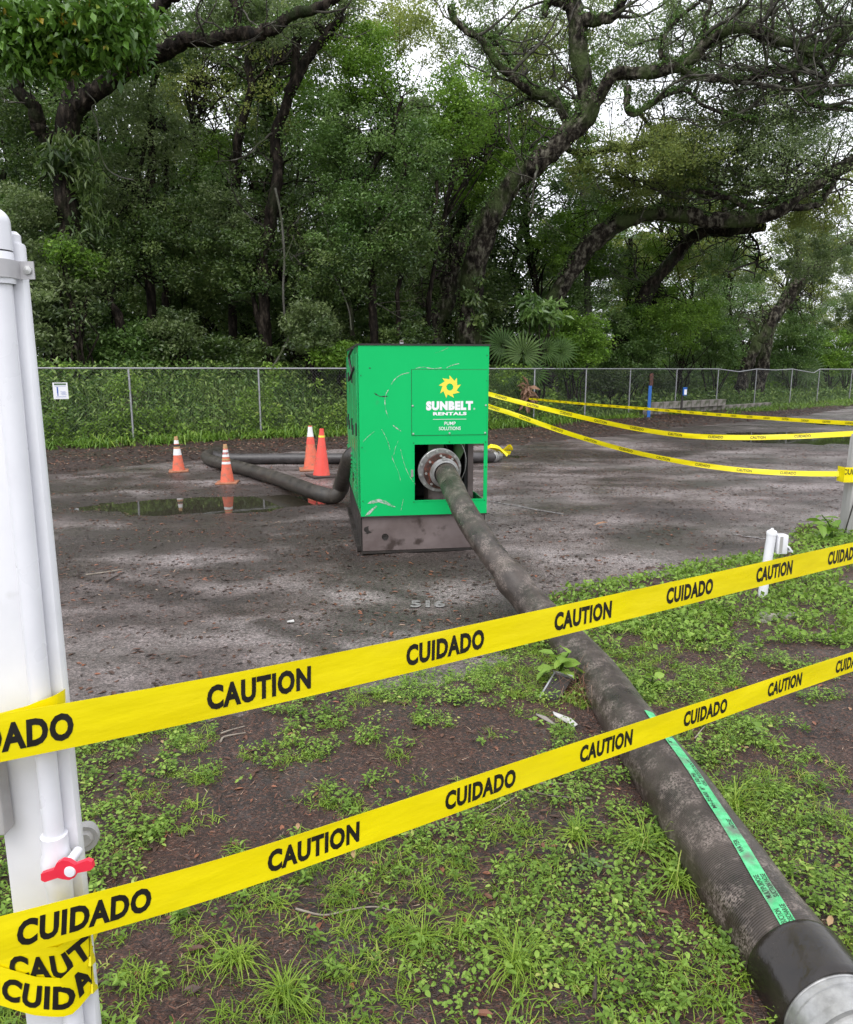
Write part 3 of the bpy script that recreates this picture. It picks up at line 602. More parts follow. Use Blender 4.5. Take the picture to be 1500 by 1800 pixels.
# rim lips round the opening
mb = MB(); l = .012
rect(mb, ox0 - l, ox0, oz0 - l, oz1 + l, -.003, -.0005); rect(mb, ox1, ox1 + l, oz0 - l, oz1 + l, -.003, -.0005); rect(mb, ox0, ox1, oz1, oz1 + l, -.003, -.0005); rect(mb, ox0, ox1, oz0 - l, oz0, -.003, -.0005)
mb.build('opening_rim', M['green'], pump)
mb = MB(); mb.box(((.482 + 1.185) / 2, -.003, (1.105 + 1.70) / 2), (.703, .004, .595), bev=.0015); ap = mb.build('access_panel', M['green'], pump)
mb = MB(); rect(mb, .478, 1.189, 1.101, 1.1045, -.0012, .0); rect(mb, .478, 1.189, 1.7006, 1.704, -.0012, 0); rect(mb, .478, .4815, 1.1045, 1.7006, -.0012, 0); mb.build('seam', M['dark_metal'], pump)
bolt_me = MB().lathe([(0, .007), (.006, .0065), (.0095, .003), (.0105, 0)], ax=(0, -1, 0), n=12).mesh('bolt', M['bolt'], True)
for x, z in ((.49, 1.375), (1.175, 1.375), (.494, 1.12), (.834, 1.12), (1.172, 1.12)):
    o = link('bolt', bolt_me, pump); o.location = (x, -.005, z)
screw_me = MB().lathe([(0, .004), (.004, .003), (.005, 0)], ax=(0, -1, 0), n=8).mesh('screw', M['dark_metal'], True)
for x, z in ((.497, 1.035), (.834, 1.04), (1.178, 1.035), (.497, .48), (1.178, .48), (1.18, 1.60), (.02, 1.65), (.02, 1.0), (.02, .5), (1.185, .8), (1.18, 1.83)):
    o = link('screw', screw_me, pump); o.location = (x, -.003, z)
# logo
mb = MB(); cx, cz, n = .834, 1.545, 9; Ro, Ri = .106, .070; pts = []
for k in range(n):
    a = R(92 + 40 * k); b = R(92 + 40 * k + 33)       # saw teeth: tip then step in
    pts.append((cx + Ro * math.cos(a), cz + Ro * math.sin(a))); a2 = R(92 + 40 * k + 9)
    pts.append((cx + Ri * .98 * math.cos(R(92 + 40 * k - 2)) if False else cx + Ri * math.cos(a2 - R(8)), cz + Ri * math.sin(a2 - R(8))))
ring = []; V = []; Fq = []
N_ = len(pts)
for x, z in pts: V.append((x, -.0068, z))
for x, z in pts:
    a = math.atan2(z - cz, x - cx); V.append((cx + .033 * math.cos(a), -.0068, cz + .033 * math.sin(a)))
for k in range(N_): j = (k + 1) % N_; Fq.append([k, j, N_ + j, N_ + k])
# finer inner hole
mb.add(V, [np.array(Fq)]); mb.build('gear_logo', M['yellow_print'], ap)
def panel_text(txt, cx, cz, w, h, bold=.03, mat='white_print', name='lettering'):
    V, F = text2d(txt, bold); wd = V[:, 0].max() - V[:, 0].min()
    mb = MB(); mb.add(np.c_[cx + V[:, 0] / wd * w, np.full(len(V), -.0068), cz + V[:, 1] * h], [F]); return mb.build(name, M[mat], ap)
panel_text('SUNBELT', .832, 1.375, .44, .085, .075)
panel_text('RENTALS', .834, 1.302, .315, .031, .05)
panel_text('PUMP', .836, 1.212, .105, .032, .012)
panel_text('SOLUTIONS', .836, 1.166, .205, .032, .012)
panel_text('®', 1.066, 1.345, .018, .018, .0)
mb = MB(); rect(mb, .678, .992, 1.249, 1.2525, -.0068, -.006); mb.build('logo_rule', M['white_print'], ap)
# scratches
def scratch(mb, pts, w, y=-.0012):
    P = spline(pts, 8); V = []
    for i, p in enumerate(P):
        d = P[min(i + 1, len(P) - 1)] - P[max(i - 1, 0)]; nn = np.array([-d[1], d[0]]) / (np.hypot(*d) + 1e-9); ww = w * (.35 + .9 * random.random()) / 2 * (1 if 0 < i < len(P) - 1 else .1)
        V += [(p[0] + nn[0] * ww, y, p[1] + nn[1] * ww), (p[0] - nn[0] * ww, y, p[1] - nn[1] * ww)]
    mb.add(V, [np.array([[2 * i, 2 * i + 1, 2 * i + 3, 2 * i + 2] for i in range(len(P) - 1)])])
def cpx(cxp, czp):   # a point of the enlarged crop to the front sheet
    return ((cxp - 290) / 962 * W, H - (czp - 152) / (1402 - 152) * (H - Z0))
mb = MB()
for pts, w in (([(660, 350), (600, 365), (555, 395), (525, 435)], .012), ([(505, 470), (485, 510), (478, 560), (485, 620), (503, 675)], .012), ([(535, 728), (560, 748), (595, 772)], .016),
               ([(400, 770), (350, 810), (312, 848)], .008), ([(450, 755), (480, 810), (500, 860), (512, 910)], .006), ([(525, 950), (545, 1010), (575, 1080), (590, 1140)], .006),
               ([(590, 905), (605, 970), (630, 1050), (665, 1120), (702, 1170)], .006), ([(845, 212), (900, 195), (950, 170)], .004), ([(930, 318), (970, 300), (1030, 285)], .010), ([(700, 322), (760, 312), (830, 322), (900, 316)], .012),
               ([(610, 1275), (600, 1320), (590, 1370)], .006), ([(575, 840), (550, 900), (540, 950)], .005), ([(497, 845), (503, 875)], .014), ([(526, 950), (532, 985)], .012)):
    scratch(mb, [cpx(*p) for p in pts], w * .6)
mb.build('scratch_marks', M['scratch'], front)
mb = MB()
def blotch(mb, pts, y=-.0015): mb.prism([cpx(*p) for p in pts], y, y - .0006)
blotch(mb, [(340, 1305), (365, 1285), (425, 1272), (480, 1290), (550, 1335), (530, 1338), (470, 1312), (420, 1296), (370, 1308)])
blotch(mb, [(318, 1398), (350, 1360), (405, 1322), (412, 1330), (375, 1362), (350, 1395)])
mb.build('bare_dents', M['scratch'], front)
for pp_, w in (([(400, 495), (440, 518), (500, 520)], .010), ([(365, 318), (378, 320)], .01)):
    mb = MB(); scratch(mb, [cpx(*p) for p in pp_], w); mb.build('dark_mark', M['dark_metal'], front)
mb = MB(); mb.box((.482, -.003, .752), (.022, .003, .07)); mb.build('latch_plate', M['alu'], pump)
# roof, sides, back
mb = MB(); rect(mb, -.012, W + .012, H - .010, H + .006, -.006, D + .006); mb.build('roof', M['dark_metal'], pump)
# left side: frame + door panels
mb = MB(); rect(mb, 0, TH, Z0, H - .01, TH, D); side = mb.build('side_sheet', M['green_side_dim'], pump)
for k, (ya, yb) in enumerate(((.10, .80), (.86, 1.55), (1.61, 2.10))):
    mb = MB(); mb.box((-.008, (ya + yb) / 2, (Z0 + .06 + H - .08) / 2), (.016, yb - ya, H - .14 - Z0), bev=.004); dr = mb.build('side_door', M['green_side_dim'], pump)
    mb = MB(); mb.box((-.022, ya + .08, 1.15), (.012, .05, .12), bev=.003); mb.build('handle', M['dark_metal'], dr)
    for z in (.62, 1.1, 1.62):
        mb = MB(); mb.tube([(-.02, yb - .02, z - .05), (-.02, yb - .02, z + .05)], .01, 8); mb.build('hinge', M['dark_metal'], dr)
    for j in range(7):
        mb = MB(); mb.box((-.02, (ya + yb) / 2 + .05, .55 + j * .045), (.012, .35, .018), Matrix.Rotation(R(20), 4, 'Y')); mb.build('louvre', M['green_side_dim'], dr)
mb = MB(); rect(mb, 0, W, Z0, H - .01, D - TH, D); mb.build('back_sheet', M['green_side_dim'], pump)
# right side sheet with open bay at the front
mb = MB(); rect(mb, W - TH, W, 1.05, H - .01, TH, D - TH); rect(mb, W - TH, W, Z0, .47, TH, D - TH); rect(mb, W - TH, W, .47, 1.05, .95, D - TH); mb.build('side_sheet', M['green_side_dim'], pump)
mb = MB(); rect(mb, W - .10, W - .045, .40, 1.06, .42, .47); mb.build('bay_column', M['skid'], pump)
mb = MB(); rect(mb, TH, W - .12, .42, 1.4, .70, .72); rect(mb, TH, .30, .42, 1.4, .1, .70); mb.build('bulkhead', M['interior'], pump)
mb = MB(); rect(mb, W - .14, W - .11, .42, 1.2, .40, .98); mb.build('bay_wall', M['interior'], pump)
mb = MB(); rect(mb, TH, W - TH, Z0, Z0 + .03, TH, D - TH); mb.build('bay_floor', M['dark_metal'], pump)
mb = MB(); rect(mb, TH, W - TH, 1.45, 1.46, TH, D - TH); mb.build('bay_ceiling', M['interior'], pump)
# lifting eye
mb = MB(); mb.tube([(.45, .5, H), (.45, .5, H + .035)], .018, 10); lf = mb.build('lifting_post', M['galv'], pump)
mb = MB(); ang = np.linspace(-.2, math.pi + .2, 12); mb.tube([(.45 + .022 * math.cos(a) * .7, .5, H + .03 + .025 * math.sin(a)) for a in ang], .006, 8); mb.build('lifting_eye', M['skid'], lf)
# cable on the left rear top
mb = MB(); mb.tube(spline([(-.02, .5, H - .02), (-.05, .7, H - .1), (-.03, .6, H - .25), (-.06, .5, H - .32), (-.02, .35, H - .2)], 6), .012, 8); mb.build('cable', M['dark_metal'], pump)
# skid
mb = MB(); rect(mb, .012, W - .02, .02, Z0 - .012, .012, .03); sk = mb.build('skid_front', M['skid'], pump)
mb = MB(); rect(mb, 0, W - .008, 0, .016, -.02, .05); mb.build('skid_lip', M['dark_metal'], pump)
mb = MB(); rect(mb, -.004, W, Z0 - .012, Z0 - .0005, -.012, .05); mb.build('skid_top_lip', M['dark_metal'], pump)
mb = MB(); rect(mb, 0, .014, .016, Z0 - .012, .03, D); mb.build('skid_side', M['dark_metal'], pump)
mb = MB(); rect(mb, W - .022, W - .008, .016, Z0 - .012, .03, D); mb.build('skid_side', M['dark_metal'], pump)
mb = MB(); rect(mb, -.035, 0, 0, .05, .1, D); mb.build('skid_runner', M['dark_metal'], pump)
mb = MB(); pc = ((498 - 318) / 962 * W, .012, Z0 * (1 - (1577 - 1410) / 290)); mb.lathe([(0, .006), (.020, .008), (.022, .004), (.030, .006), (.032, 0)], pc, (0, -1, 0), 24); mb.build('drain_plug', M['dark_metal'], pump)
mb = MB()
for k in range(9):
    a = k * .7; mb.prism([(.02 + .07 * random.random() + .05 * math.cos(t) * (.6 + .4 * random.random()), .22 + .02 * k * .1 + .05 * math.sin(t) * (.6 + .4 * random.random())) for t in np.linspace(0, 2 * math.pi, 9)[:-1]], .0115, .011 - k * .0001) if k < 1 else None
mb.build('peeled_paint', M['dark_metal'], sk)

# flange assembly (world axis toward camera, slightly left/down)
fc = Vector((.745, -.0, .775)); fax = Vector((.10, -1, -.13)).normalized()
def flange_pt(r, a, h):
    q = fax.to_track_quat('Z', 'Y').to_matrix(); return fc + q @ Vector((r * math.cos(a), r * math.sin(a), h))
mb = MB(); mb.lathe([(.10, -.03), (.205, -.03), (.208, -.026), (.208, -.004), (.204, 0), (.15, 0), (.15, -.004)], fc, fax, 48); fl = mb.build('outer_flange', M['alu'], pump, True)
mb = MB(); mb.lathe([(.17, .0), (.17, .016), (.168, .018), (.09, .018)], fc + Vector((.012, 0, -.006)), fax, 48); mb.build('rusty_flange', M['rust'], pump, True)
hexm = MB().lathe([(0, .014), (.0115, .014), (.0125, .012), (.0125, 0)], ax=fax, n=6).mesh('flange_bolt', M['bolt'])
wash = MB().lathe([(0, .004), (.018, .004), (.018, 0)], ax=fax, n=16).mesh('washer', M['alu'])
for k in range(12):
    p = flange_pt(.190, k * math.pi / 6 + .2, .002); o = link('flange_bolt', hexm, pump); o.location = p; o2 = link('washer', wash, pump); o2.location = p - fax * .001
for k in range(8):
    p = flange_pt(.152, k * math.pi / 4 + .1, .018) + Vector((.012, 0, -.006)); o = link('flange_bolt', hexm, pump); o.location = p
mb = MB(); cc = fc + Vector((.03, 0, -.012))
mb.lathe([(.10, .018), (.128, .020), (.128, .035), (.139, .038), (.139, .052), (.128, .055), (.118, .058), (.117, .07), (.124, .073), (.124, .084), (.110, .088), (.102, .08)], cc, fax, 44); cp = mb.build('coupling', M['alu'], pump, True)
mb = MB(); q = flange_pt(.14, math.pi / 2 + .1, .05) + Vector((.03, 0, -.012)); mb.box(q, (.03, .05, .035), bev=.005); mb.box(q + Vector((.035, .0, -.012)), (.05, .03, .018), Matrix.Rotation(R(20), 4, 'Y'), bev=.004); mb.build('cam_lever', M['alu'], cp)
# machinery behind
mb = MB(); mb.tube([(.745, .03, .775), (.745, .25, .775), (.745, .5, .775)], [.12, .14, .2], 24); mb.build('pump_inlet', M['dark_metal'], pump, True)
mb = MB(); rect(mb, .655, .80, .80, 1.10, .12, .2); mb.build('inlet_riser', M['olive_metal'], pump)
mb = MB(); mb.tube([(.97, .18, 1.2), (.96, .18, .95), (.93, .2, .8)], [.06, .055, .02], 18); mb.build('fuel_filter', M['olive_metal'], pump, True)
mb = MB(); rect(mb, .65, .85, .42, .6, .1, .4); mb.build('pump_foot', M['skid'], pump)
mb = MB(); mb.tube(spline([(.88, .1, 1.1), (.965, .06, 1.0), (1.0, .05, .9), (1.0, .06, .78), (.97, .08, .68)], 8), .0035, 6); mb.build('thin_wire', M['alu'], pump)
mb = MB(); mb.tube(spline([(.78, .11, 1.1), (.81, .1, 1.02), (.84, .1, .95)], 6), .005, 6); mb.build('thin_wire', M['dark_metal'], pump)

# ================================================================== SUCTION HOSE
mw = Matrix.Translation((BX.x, BX.y, 0)) @ Matrix.Rotation(ROT, 4, 'Z')
h0 = mw @ (fc + Vector((.03, 0, -.012)) + fax * .07); haxw = (mw.to_3x3() @ fax)
gz = .0
HP = [h0 - haxw * .03, h0 + haxw * .06, atd(806, 878, 6.1), atd(826, 915, 5.83), atd(854, 958, 5.55), atd(893, 1010, 5.3), atd(935, 1062, 5.04), atd(990, 1122, 4.50), atd(1052, 1192, 3.95),
      atd(1112, 1280, 3.36), atd(1190, 1392, 2.84), atd(1268, 1508, 2.44), atd(1335, 1608, 2.2), atd(1402, 1700, 2.02), atd(1452, 1772, 1.90), atd(1500, 1838, 1.80), atd(1545, 1905, 1.71)]
HS = spline(HP, 14); rad = np.interp(np.arange(len(HS)) / 14, [0, 1, 2.2, 4.7, 5.1, 8, 10, 13, 16], [.100, .104, .100, .098, .112, .117, .124, .132, .132])
Lh = np.concatenate([[0], np.cumsum(np.linalg.norm(np.diff(HS, axis=0), axis=1))])
for c, w, a in ((Lh[14 * 2], .12, -.004), (Lh[14 * 5 + 3], .07, .012), (Lh[14 * 5 - 8], .05, .005), (Lh[14 * 8], .25, .006), (Lh[14 * 10], .3, .005)):
    rad = rad + a * np.exp(-((Lh - c) / w) ** 2)
rad = rad + (fbm(Lh * 3, Lh * 0, 1, 3) - .5) * .012
i_c = 14 * 13 - 2
hose = empty('suction_hose', (HS[i_c][0], HS[i_c][1], 0), label='thick muddy dark rubber suction hose running from the pump flange to the lower right', cat='hose')
off = np.array([HS[i_c][0], HS[i_c][1], 0])
HSL = HS - off
mb = MB(); mb.tube(HSL[:i_c + 4], rad[:i_c + 4], 56, rnd=.018); mb.build('hose_body', M['hose'], hose, True)
i_d = 14 * 14 + 3
mb = MB(); rcf = np.interp(np.arange(i_c, i_d + 1), [i_c, i_c + 1, i_d - 2, i_d], [.134, .138, .140, .136]); mb.tube(HSL[i_c:i_d + 1], rcf, 56, rnd=.012); mb.build('rubber_cuff', M['hose_cuff'], hose, True)
P = HSL[i_d - 1:]; Lp = np.concatenate([[0], np.cumsum(np.linalg.norm(np.diff(P, axis=0), axis=1))]); LL = np.linspace(0, Lp[-1], 90); PP = np.array([[np.interp(l, Lp, P[:, k]) for k in range(3)] for l in LL])
rf = .124 + .004 * (np.sin(LL / .022 * 2) > .2) ; rf[(LL > .10) & (LL < .112)] = .116; rf[LL < .012] = .130
mb = MB(); mb.tube(PP, rf, 56); mb.build('end_fitting', M['alu'], hose, True)
# label strip on the hose, wrapped on its skin
class HoseSkin:
    def __init__(s, i0, i1): s.i0, s.i1 = i0, i1
    def pt(s, u, v, h):      # u 0..1 along, v metres around
        f = s.i0 + (s.i1 - s.i0) * u; i = int(min(max(f, 0), len(HSL) - 2)); fr = f - i; c = HSL[i] * (1 - fr) + HSL[i + 1] * fr
        t = HSL[min(i + 2, len(HSL) - 1)] - HSL[i - 1]; t /= np.linalg.norm(t)
        r = rad[i] * (1 - fr) + rad[i + 1] * fr
        # angle measured from straight up, leaning to the viewer side
        up = np.array([0, 0, 1.0]); up -= t * np.dot(up, t); up /= np.linalg.norm(up); sd = np.cross(up, t)
        a = s.ang(u) + v / r
        return c + (up * math.cos(a) + sd * math.sin(a)) * (r + h)
    def ang(s, u): return R(-14 + 34 * (1 - u)) 
iA = 14 * 9 + 2; iB = i_c + 1
sk_ = HoseSkin(iA, iB)
mb = MB(); nu = 120; V = []; vs = np.linspace(-.0215, .0215, 6)
for k in range(nu):
    for v in vs: V.append(sk_.pt(k / (nu - 1), v, .0042))
V = np.array(V); F = [[k * 6 + j, k * 6 + j + 1, k * 6 + j + 7, k * 6 + j + 6] for k in range(nu - 1) for j in range(5)]
mb.add(V, [np.array(F)]); lab = mb.build('label_strip', M['label'], hose, True)
Lab = Lh[iB] - Lh[iA]
def skin_text(mb, txt, uc, h, v0):
    Vt, Ft = text2d(txt, .01, .5)
    mb.add([sk_.pt(uc - x * h / Lab, -(y * h) + v0, .0052) for x, y in Vt], [Ft])
mb = MB()
for txt, u in (('SUCTION', .945), ('MULTIPURPOSE', .80), ('WATER', .60), ('MH-BS400  8"  150 PSI', .36), ('8"  150 PSI WP', .10)): skin_text(mb, txt, u, .015, -.0095)
for txt, u in (('DISCHARGE', .94), ('SUCTION HOSE', .80), ('HOSE', .5), ('OIL RESISTANT', .28), ('150 PSI', .1)): skin_text(mb, txt, u, .015, .0105)
mb.build('lettering', M['ink'], lab)

# ================================================================== DISCHARGE HOSES
P = [mw @ Vector((.05, 1.3, .8)), mw @ Vector((-.02, 1.4, .72)), at(603, 846, 9.3), G(588, 874, .1) + Vector((0, .1, 0)), G(556, 866, .11), G(490, 842, .11), G(430, 824, .11), G(385, 813, .11), G(366, 807, .11), G(366, 800, .14), G(385, 795, .13)]
S = spline(P, 10); rr = np.full(len(S), .105); 
for c in (30, 80): rr[c - 4:c + 4] *= .93
mb = MB(); mb.tube(S, rr, 24, rnd=.04); mb.build('discharge_hose', M['hose_far'], None, True, label='dark discharge hose looping from the left side of the green box to the mulch edge', cat='hose')
P = [G(372, 800, .12), G(400, 806, .1), G(500, 806, .1), G(620, 806, .1), G(760, 805, .1), G(845, 804, .1), G(866, 803, .1)]
pp = empty('discharge_pipe', (P[0].x, P[0].y, 0), label='straight dark pipe lying behind the cones and green box, ending in a silver coupling', cat='pipe')
o0 = Vector((P[0].x, P[0].y, 0)); PL = [p - o0 for p in P]
mb = MB(); mb.tube(spline(PL, 8), .098, 24, rnd=.01); mb.build('pipe_body', M['pipe_far'], pp, True)
a = PL[-1]; b = G(890, 797, .1) - o0; dd = (b - a).normalized()
mb = MB(); mb.lathe([(.08, -.02), (.098, 0), (.098, .04), (.108, .045), (.108, .06), (.098, .065), (.098, .22), (.106, .225), (.106, .25), (.09, .255), (.0, .26)], a, dd, 28); mb.build('pipe_coupling', M['alu'], pp, True)
# yellow tape bunched over the coupling
mb = MB(); q0 = a + o0
for s_ in range(5):
    pts = [q0 + Vector((-.1 + .12 * s_ * .3 + .09 * k + random.uniform(-.03, .03), random.uniform(-.06, .06) + .03 * s_, .13 + .05 * math.sin(k + s_) + random.uniform(0, .04) - (.06 if k > 3 else 0))) for k in range(5)]
    rb = Ribbon(pts, .075, off=(0, -1, .5), up=lambda u, s_=s_: (0, math.cos(s_), .6 + .4 * math.sin(u * 6 + s_)), curl=.008); V = rb.mesh('x', M['tape'], nseg=24)
    vv = np.zeros(len(V.vertices) * 3); V.vertices.foreach_get('co', vv); ff = np.array([p.vertices[:] for p in V.polygons]); mb.add(vv.reshape(-1, 3), [ff]); bpy.data.meshes.remove(V)
mb.build('bunched_tape', M['tape'], None, True, label='bunched yellow caution tape draped over the silver coupling right of the green box', cat='caution tape')

# ================================================================== CONES
def cone(px, py, pyt, label, body, base, bands, topmat=None, lean=0, rz=.3, mark=None):
    g = G(px, py); g.y += .16; H_ = None
    t = at(px, pyt, g.y); Hc = t.z
    e = empty('traffic_cone', (g.x, g.y, float(asphalt_z(g.x, g.y))), rz, label=label, cat='traffic cone', group='traffic cones standing on the wet lot')
    mb = MB(); sb = Hc * .27; mb.box((0, 0, .016), (sb * 2, sb * 2, .03), bev=.012); mb.build('base', M[base], e, True)
    def r_(h): return np.interp(h / Hc, [0, .05, .9, 1], [.178 * Hc + .02, .165 * Hc + .005, .052 * Hc, .042 * Hc])
    mb = MB(); hs_ = np.linspace(.03, Hc, 12); mb.lathe([(r_(h) + 0, h) for h in hs_] + [(r_(Hc) * .6, Hc - .002), (r_(Hc) * .5, Hc - .05)], n=28); mb.build('cone_body', M[body], e, True)
    for a, b, mt in bands:
        mb = MB(); hh = np.linspace(a * Hc, b * Hc, 4); mb.lathe([(r_(h) + .0025, h) for h in hh], n=28); mb.build('band', M[mt], e, True)
    for ch in e.children: ch.rotation_euler = (0, lean, 0)
    return e
cone(309, 832, 768, 'orange cone with two white bands and black tape between them, leftmost of the four', 'orange', 'cone_base', [(.48, .66, 'reflect'), (.68, .72, 'cone_top'), (.72, .78, 'black_tape'), (.80, .90, 'reflect'), (.91, 1.0, 'cone_top')], lean=-.02)
cone(395, 852, 780, 'dirty orange cone with torn silver and red bands at the puddle edge', 'orange', 'cone_base', [(.50, .56, 'reflect'), (.60, .64, 'cone_top'), (.68, .86, 'reflect'), (.74, .80, 'orange_new'), (.89, 1.0, 'cone_top')], lean=-.01, rz=.1)
cone(545, 829, 749, 'taller orange cone with a white top, behind the red one near the green box', 'orange', 'cone_base', [(.60, .72, 'orange_new'), (.76, .98, 'reflect')], rz=.2)
cone(563, 841, 754, 'bright red orange cone with a yellow smear, nearest the green box', 'orange_new', 'cone_base_dark', [(.82, .86, 'yellow_print')], lean=.03, rz=.5)

# ================================================================== FENCE
def fz(x):  # fence rail height along the line
    return 1.73
fence = empty('chain_link_fence', (FEN[4][0], FEN[4][1], 0), label='galvanised chain link fence running along the back of the lot', cat='fence')
fo = Vector((FEN[4][0], FEN[4][1], 0)); post_me = MB().tube([(0, 0, -.1), (0, 0, 1.72)], .024, 12).mesh('post', M['galv'], True)
for x, y in FEN:
    o = link('post', post_me, fence); o.location = Vector((x, y, 0)) - fo
rail = []
for i, (x, y) in enumerate(FEN):
    z = 1.735
    rail.append((x, y, z))
    if i == 13: rail.append(((x + FEN[i + 1][0]) / 2, (y + FEN[i + 1][1]) / 2, 1.69))
    if i == 14: rail.append((x + 2.0, y + 1.9, 1.55)); 
    if i == 12: rail.append((x + 1.3, y + 1.1, 1.62))
mb = MB(); mb.tube([np.array(r_) - np.array(fo) for r_ in rail], .021, 10); mb.build('top_rail', M['galv'], fence, True)
# wire mesh: two families of diagonal wires
sx = np.array([f[0] for f in FEN]); sy = np.array([f[1] for f in FEN]); sl = np.concatenate([[0], np.cumsum(np.hypot(np.diff(sx), np.diff(sy)))])
pitch = .085; hgt = 1.68; wires = np.arange(-hgt, sl[-1], pitch); V = []; F = []
for s0 in wires:
    for sg in (1, -1):
        a, b = (s0, s0 + hgt) if sg > 0 else (s0 + hgt, s0); sa, sb_ = a, b; z0, z1 = .04, .04 + hgt
        if min(a, b) < 0 or max(a, b) > sl[-1]: continue
        n0 = len(V)
        for s_, z in ((sa, z0), ((sa + sb_) / 2, (z0 + z1) / 2), (sb_, z1)):
            x = np.interp(s_, sl, sx); y = np.interp(s_, sl, sy) - .028 + .004 * sg
            for k in range(3): V.append((x +   .0012 * math.cos(k * 2.09) - fo.x, y +   .0012 * math.sin(k * 2.09) - fo.y, z +   .0012 * math.cos(k * 2.09 + 1)))
        for r_ in (0, 1):
            for k in range(3): F.append([n0 + 3 * r_ + k, n0 + 3 * r_ + (k + 1) % 3, n0 + 3 * r_ + 3 + (k + 1) % 3, n0 + 3 * r_ + 3 + k])
link('wire_mesh', npmesh('wire_mesh', V, np.array(F), M['wire']), fence, kind='stuff')
# sign on the fence
def fence_pt(px, py, off=-.05):
    best = None
    r = ray(px, py)
    for Y in np.linspace(10, 46, 1200):
        x = r.x / r.y * Y
        if abs(fen_y(x) - Y) < .03: best = Y; break
    return at(px, py, best + off)
e = fence_pt(106.5, 687); fa = math.atan2(1.5, 2.6)
sg = empty('notice_sign', e, fa, label='small white notice sign with figures hung on the left end of the fence', cat='sign')
mb = MB(); mb.box((0, 0, 0), (.30, .006, .36), bev=.002); mb.build('sign_plate', M['white_print'], sg)
mb = MB(); mb.box((0, -.0045, .145), (.24, .0012, .035)); mb.build('green_heading', M['olive_metal'], sg)
mb = MB()
mb.box((-.06, -.0045, .0), (.026, .001, .10)); mb.lathe([(0, .001), (.017, .001)], (-.06, -.004, .068), (0, -1, 0), 10); mb.box((-.06, -.0045, -.08), (.02, .001, .06))
for k in range(4): mb.box((.045 + .02 * (k % 2), -.0045, -.02 - .022 * k), (.10, .001, .006))
mb.box((0, -.0045, .105), (.22, .001, .007)); mb.box((0, -.0045, -.13), (.2, .001, .008)); mb.build('pictogram', M['blue_sign'], sg)

# blue-painted post with rusty top; dark post with a blue and white box
e = G(1140, 737); bp = empty('marker_post', (e.x, e.y, 0), label='thin blue marker post with a rusty brown top, in front of the fence', cat='post')
zt = at(1144, 656, e.y).z; zm = at(1143, 678, e.y).z
mb = MB(); mb.box((.0, 0, zm / 2), (.11, .05, zm)); mb.build('blue_length', M['blue'], bp)
mb = MB(); mb.box((.03, 0, (zm + zt) / 2), (.12, .052, zt - zm)); mb.build('rusty_top', M['rust'], bp)
e = G(1197, 736); bp = empty('meter_post', (e.x, e.y, 0), label='dark slim post topped by a small blue and white box near the low block wall', cat='post')
zt = at(1200, 694, e.y).z
mb = MB(); mb.box((0, 0, zt / 2), (.06, .06, zt)); mb.build('stake', M['dark_metal'], bp)
mb = MB(); mb.box((.07, -.03, zt + .12), (.14, .08, .28), bev=.008); mb.build('blue_box', M['blue'], bp)
mb = MB(); mb.box((.085, -.073, zt + .10), (.09, .004, .18)); mb.build('white_plate', M['white_print'], bp)
# low block wall behind the right fence
wl = empty('block_wall', (0, 0, 0), label='low weathered concrete block wall at the foot of the right fence', cat='wall')
bme = MB().box((0, 0, 0), (.62, .25, .26), bev=.012).mesh('block', M['concrete'])
x = 8.3; k = 0
while x < 15.5:
    y = float(fen_y(x)) - .45; dy = float(fen_y(x + .1)) - float(fen_y(x)); a = math.atan2(dy, .1)
    for c in range(2 if x < 12 else 1):
        o = link('block', bme, wl); o.location = (x + (c % 2) * .2, y, .13 + .265 * c); o.rotation_euler = (random.uniform(-.02, .02), random.uniform(-.02, .02), a + random.uniform(-.03, .03))
    x += .64 * math.cos(a); k += 1
# pale stone and broken slab beneath
mb = MB(); e = G(1226, 725, .0); mb.box(e + Vector((0, 0, .15)), (.10, .2, .42), Matrix.Rotation(.35, 4, 'Y'), bev=.02); mb.build('leaning_slab', M['white_print'], label='pale narrow slab leaning against the left end of the low block wall', cat='slab')

# right wooden post and its plants / wraps
e = G(1487, 951); wp = empty('roadside_post', (e.x + .04, e.y + .05, 0), 0, label='weathered grey square post at the right edge with far tapes tied to it', cat='post')
zt = at(1500, 764, e.y).z; wp.rotation_euler = (0, .025, .15)
mb = MB(); mb.box((0, 0, zt / 2), (.13, .13, zt), bev=.008); mb.build('post_body', M['wood_post'], wp, True)
mb = MB(); mb.tube(spline([(.0, -.075, .62), (-.03, -.08, .45), (-.07, -.08, .25), (-.09, -.06, .05)], 6), .006, 6); mb.build('wire', M['dark_metal'], wp)
RPY = e.y
# white pvc stub with box
e = G(1338, 1062); st = empty('pipe_stub', (e.x, e.y, .0), label='short white PVC stub standing in the weeds with an electrical box at its top', cat='pipe')
tp = at(1357, 938, e.y + .02) - e
mb = MB(); mb.tube([(0, 0, -.05), tuple(tp * .5), tuple(tp)], .033, 24); mb.build('pipe_body', M['pvc'], st, True)
mb = MB(); q = Vector(tp); mb.lathe([(.036, -.01), (.037, .01), (.03, .022), (.012, .030), (.010, .04), (0, .042)], q, (.02, 0, 1), 20); mb.build('top_cap', M['pvc'], st, True)
mb = MB(); mb.box(q + Vector((.072, 0, -.075)), (.075, .075, .14), bev=.006); bx_ = mb.build('electrical_box', M['pvc'], st, True)
mb = MB(); mb.box(q + Vector((.058, -.040, -.075)), (.02, .004, .12)); mb.build('box_slot', M['grey_box'], bx_)
mb = MB(); mb.box(q + Vector((.125, -.01, -.105)), (.04, .07, .012), Matrix.Rotation(.9, 4, 'Y')); mb.box(q + Vector((.135, -.01, -.125)), (.03, .05, .012), Matrix.Rotation(.2, 4, 'Y')); mb.build('open_lid', M['pvc'], bx_)
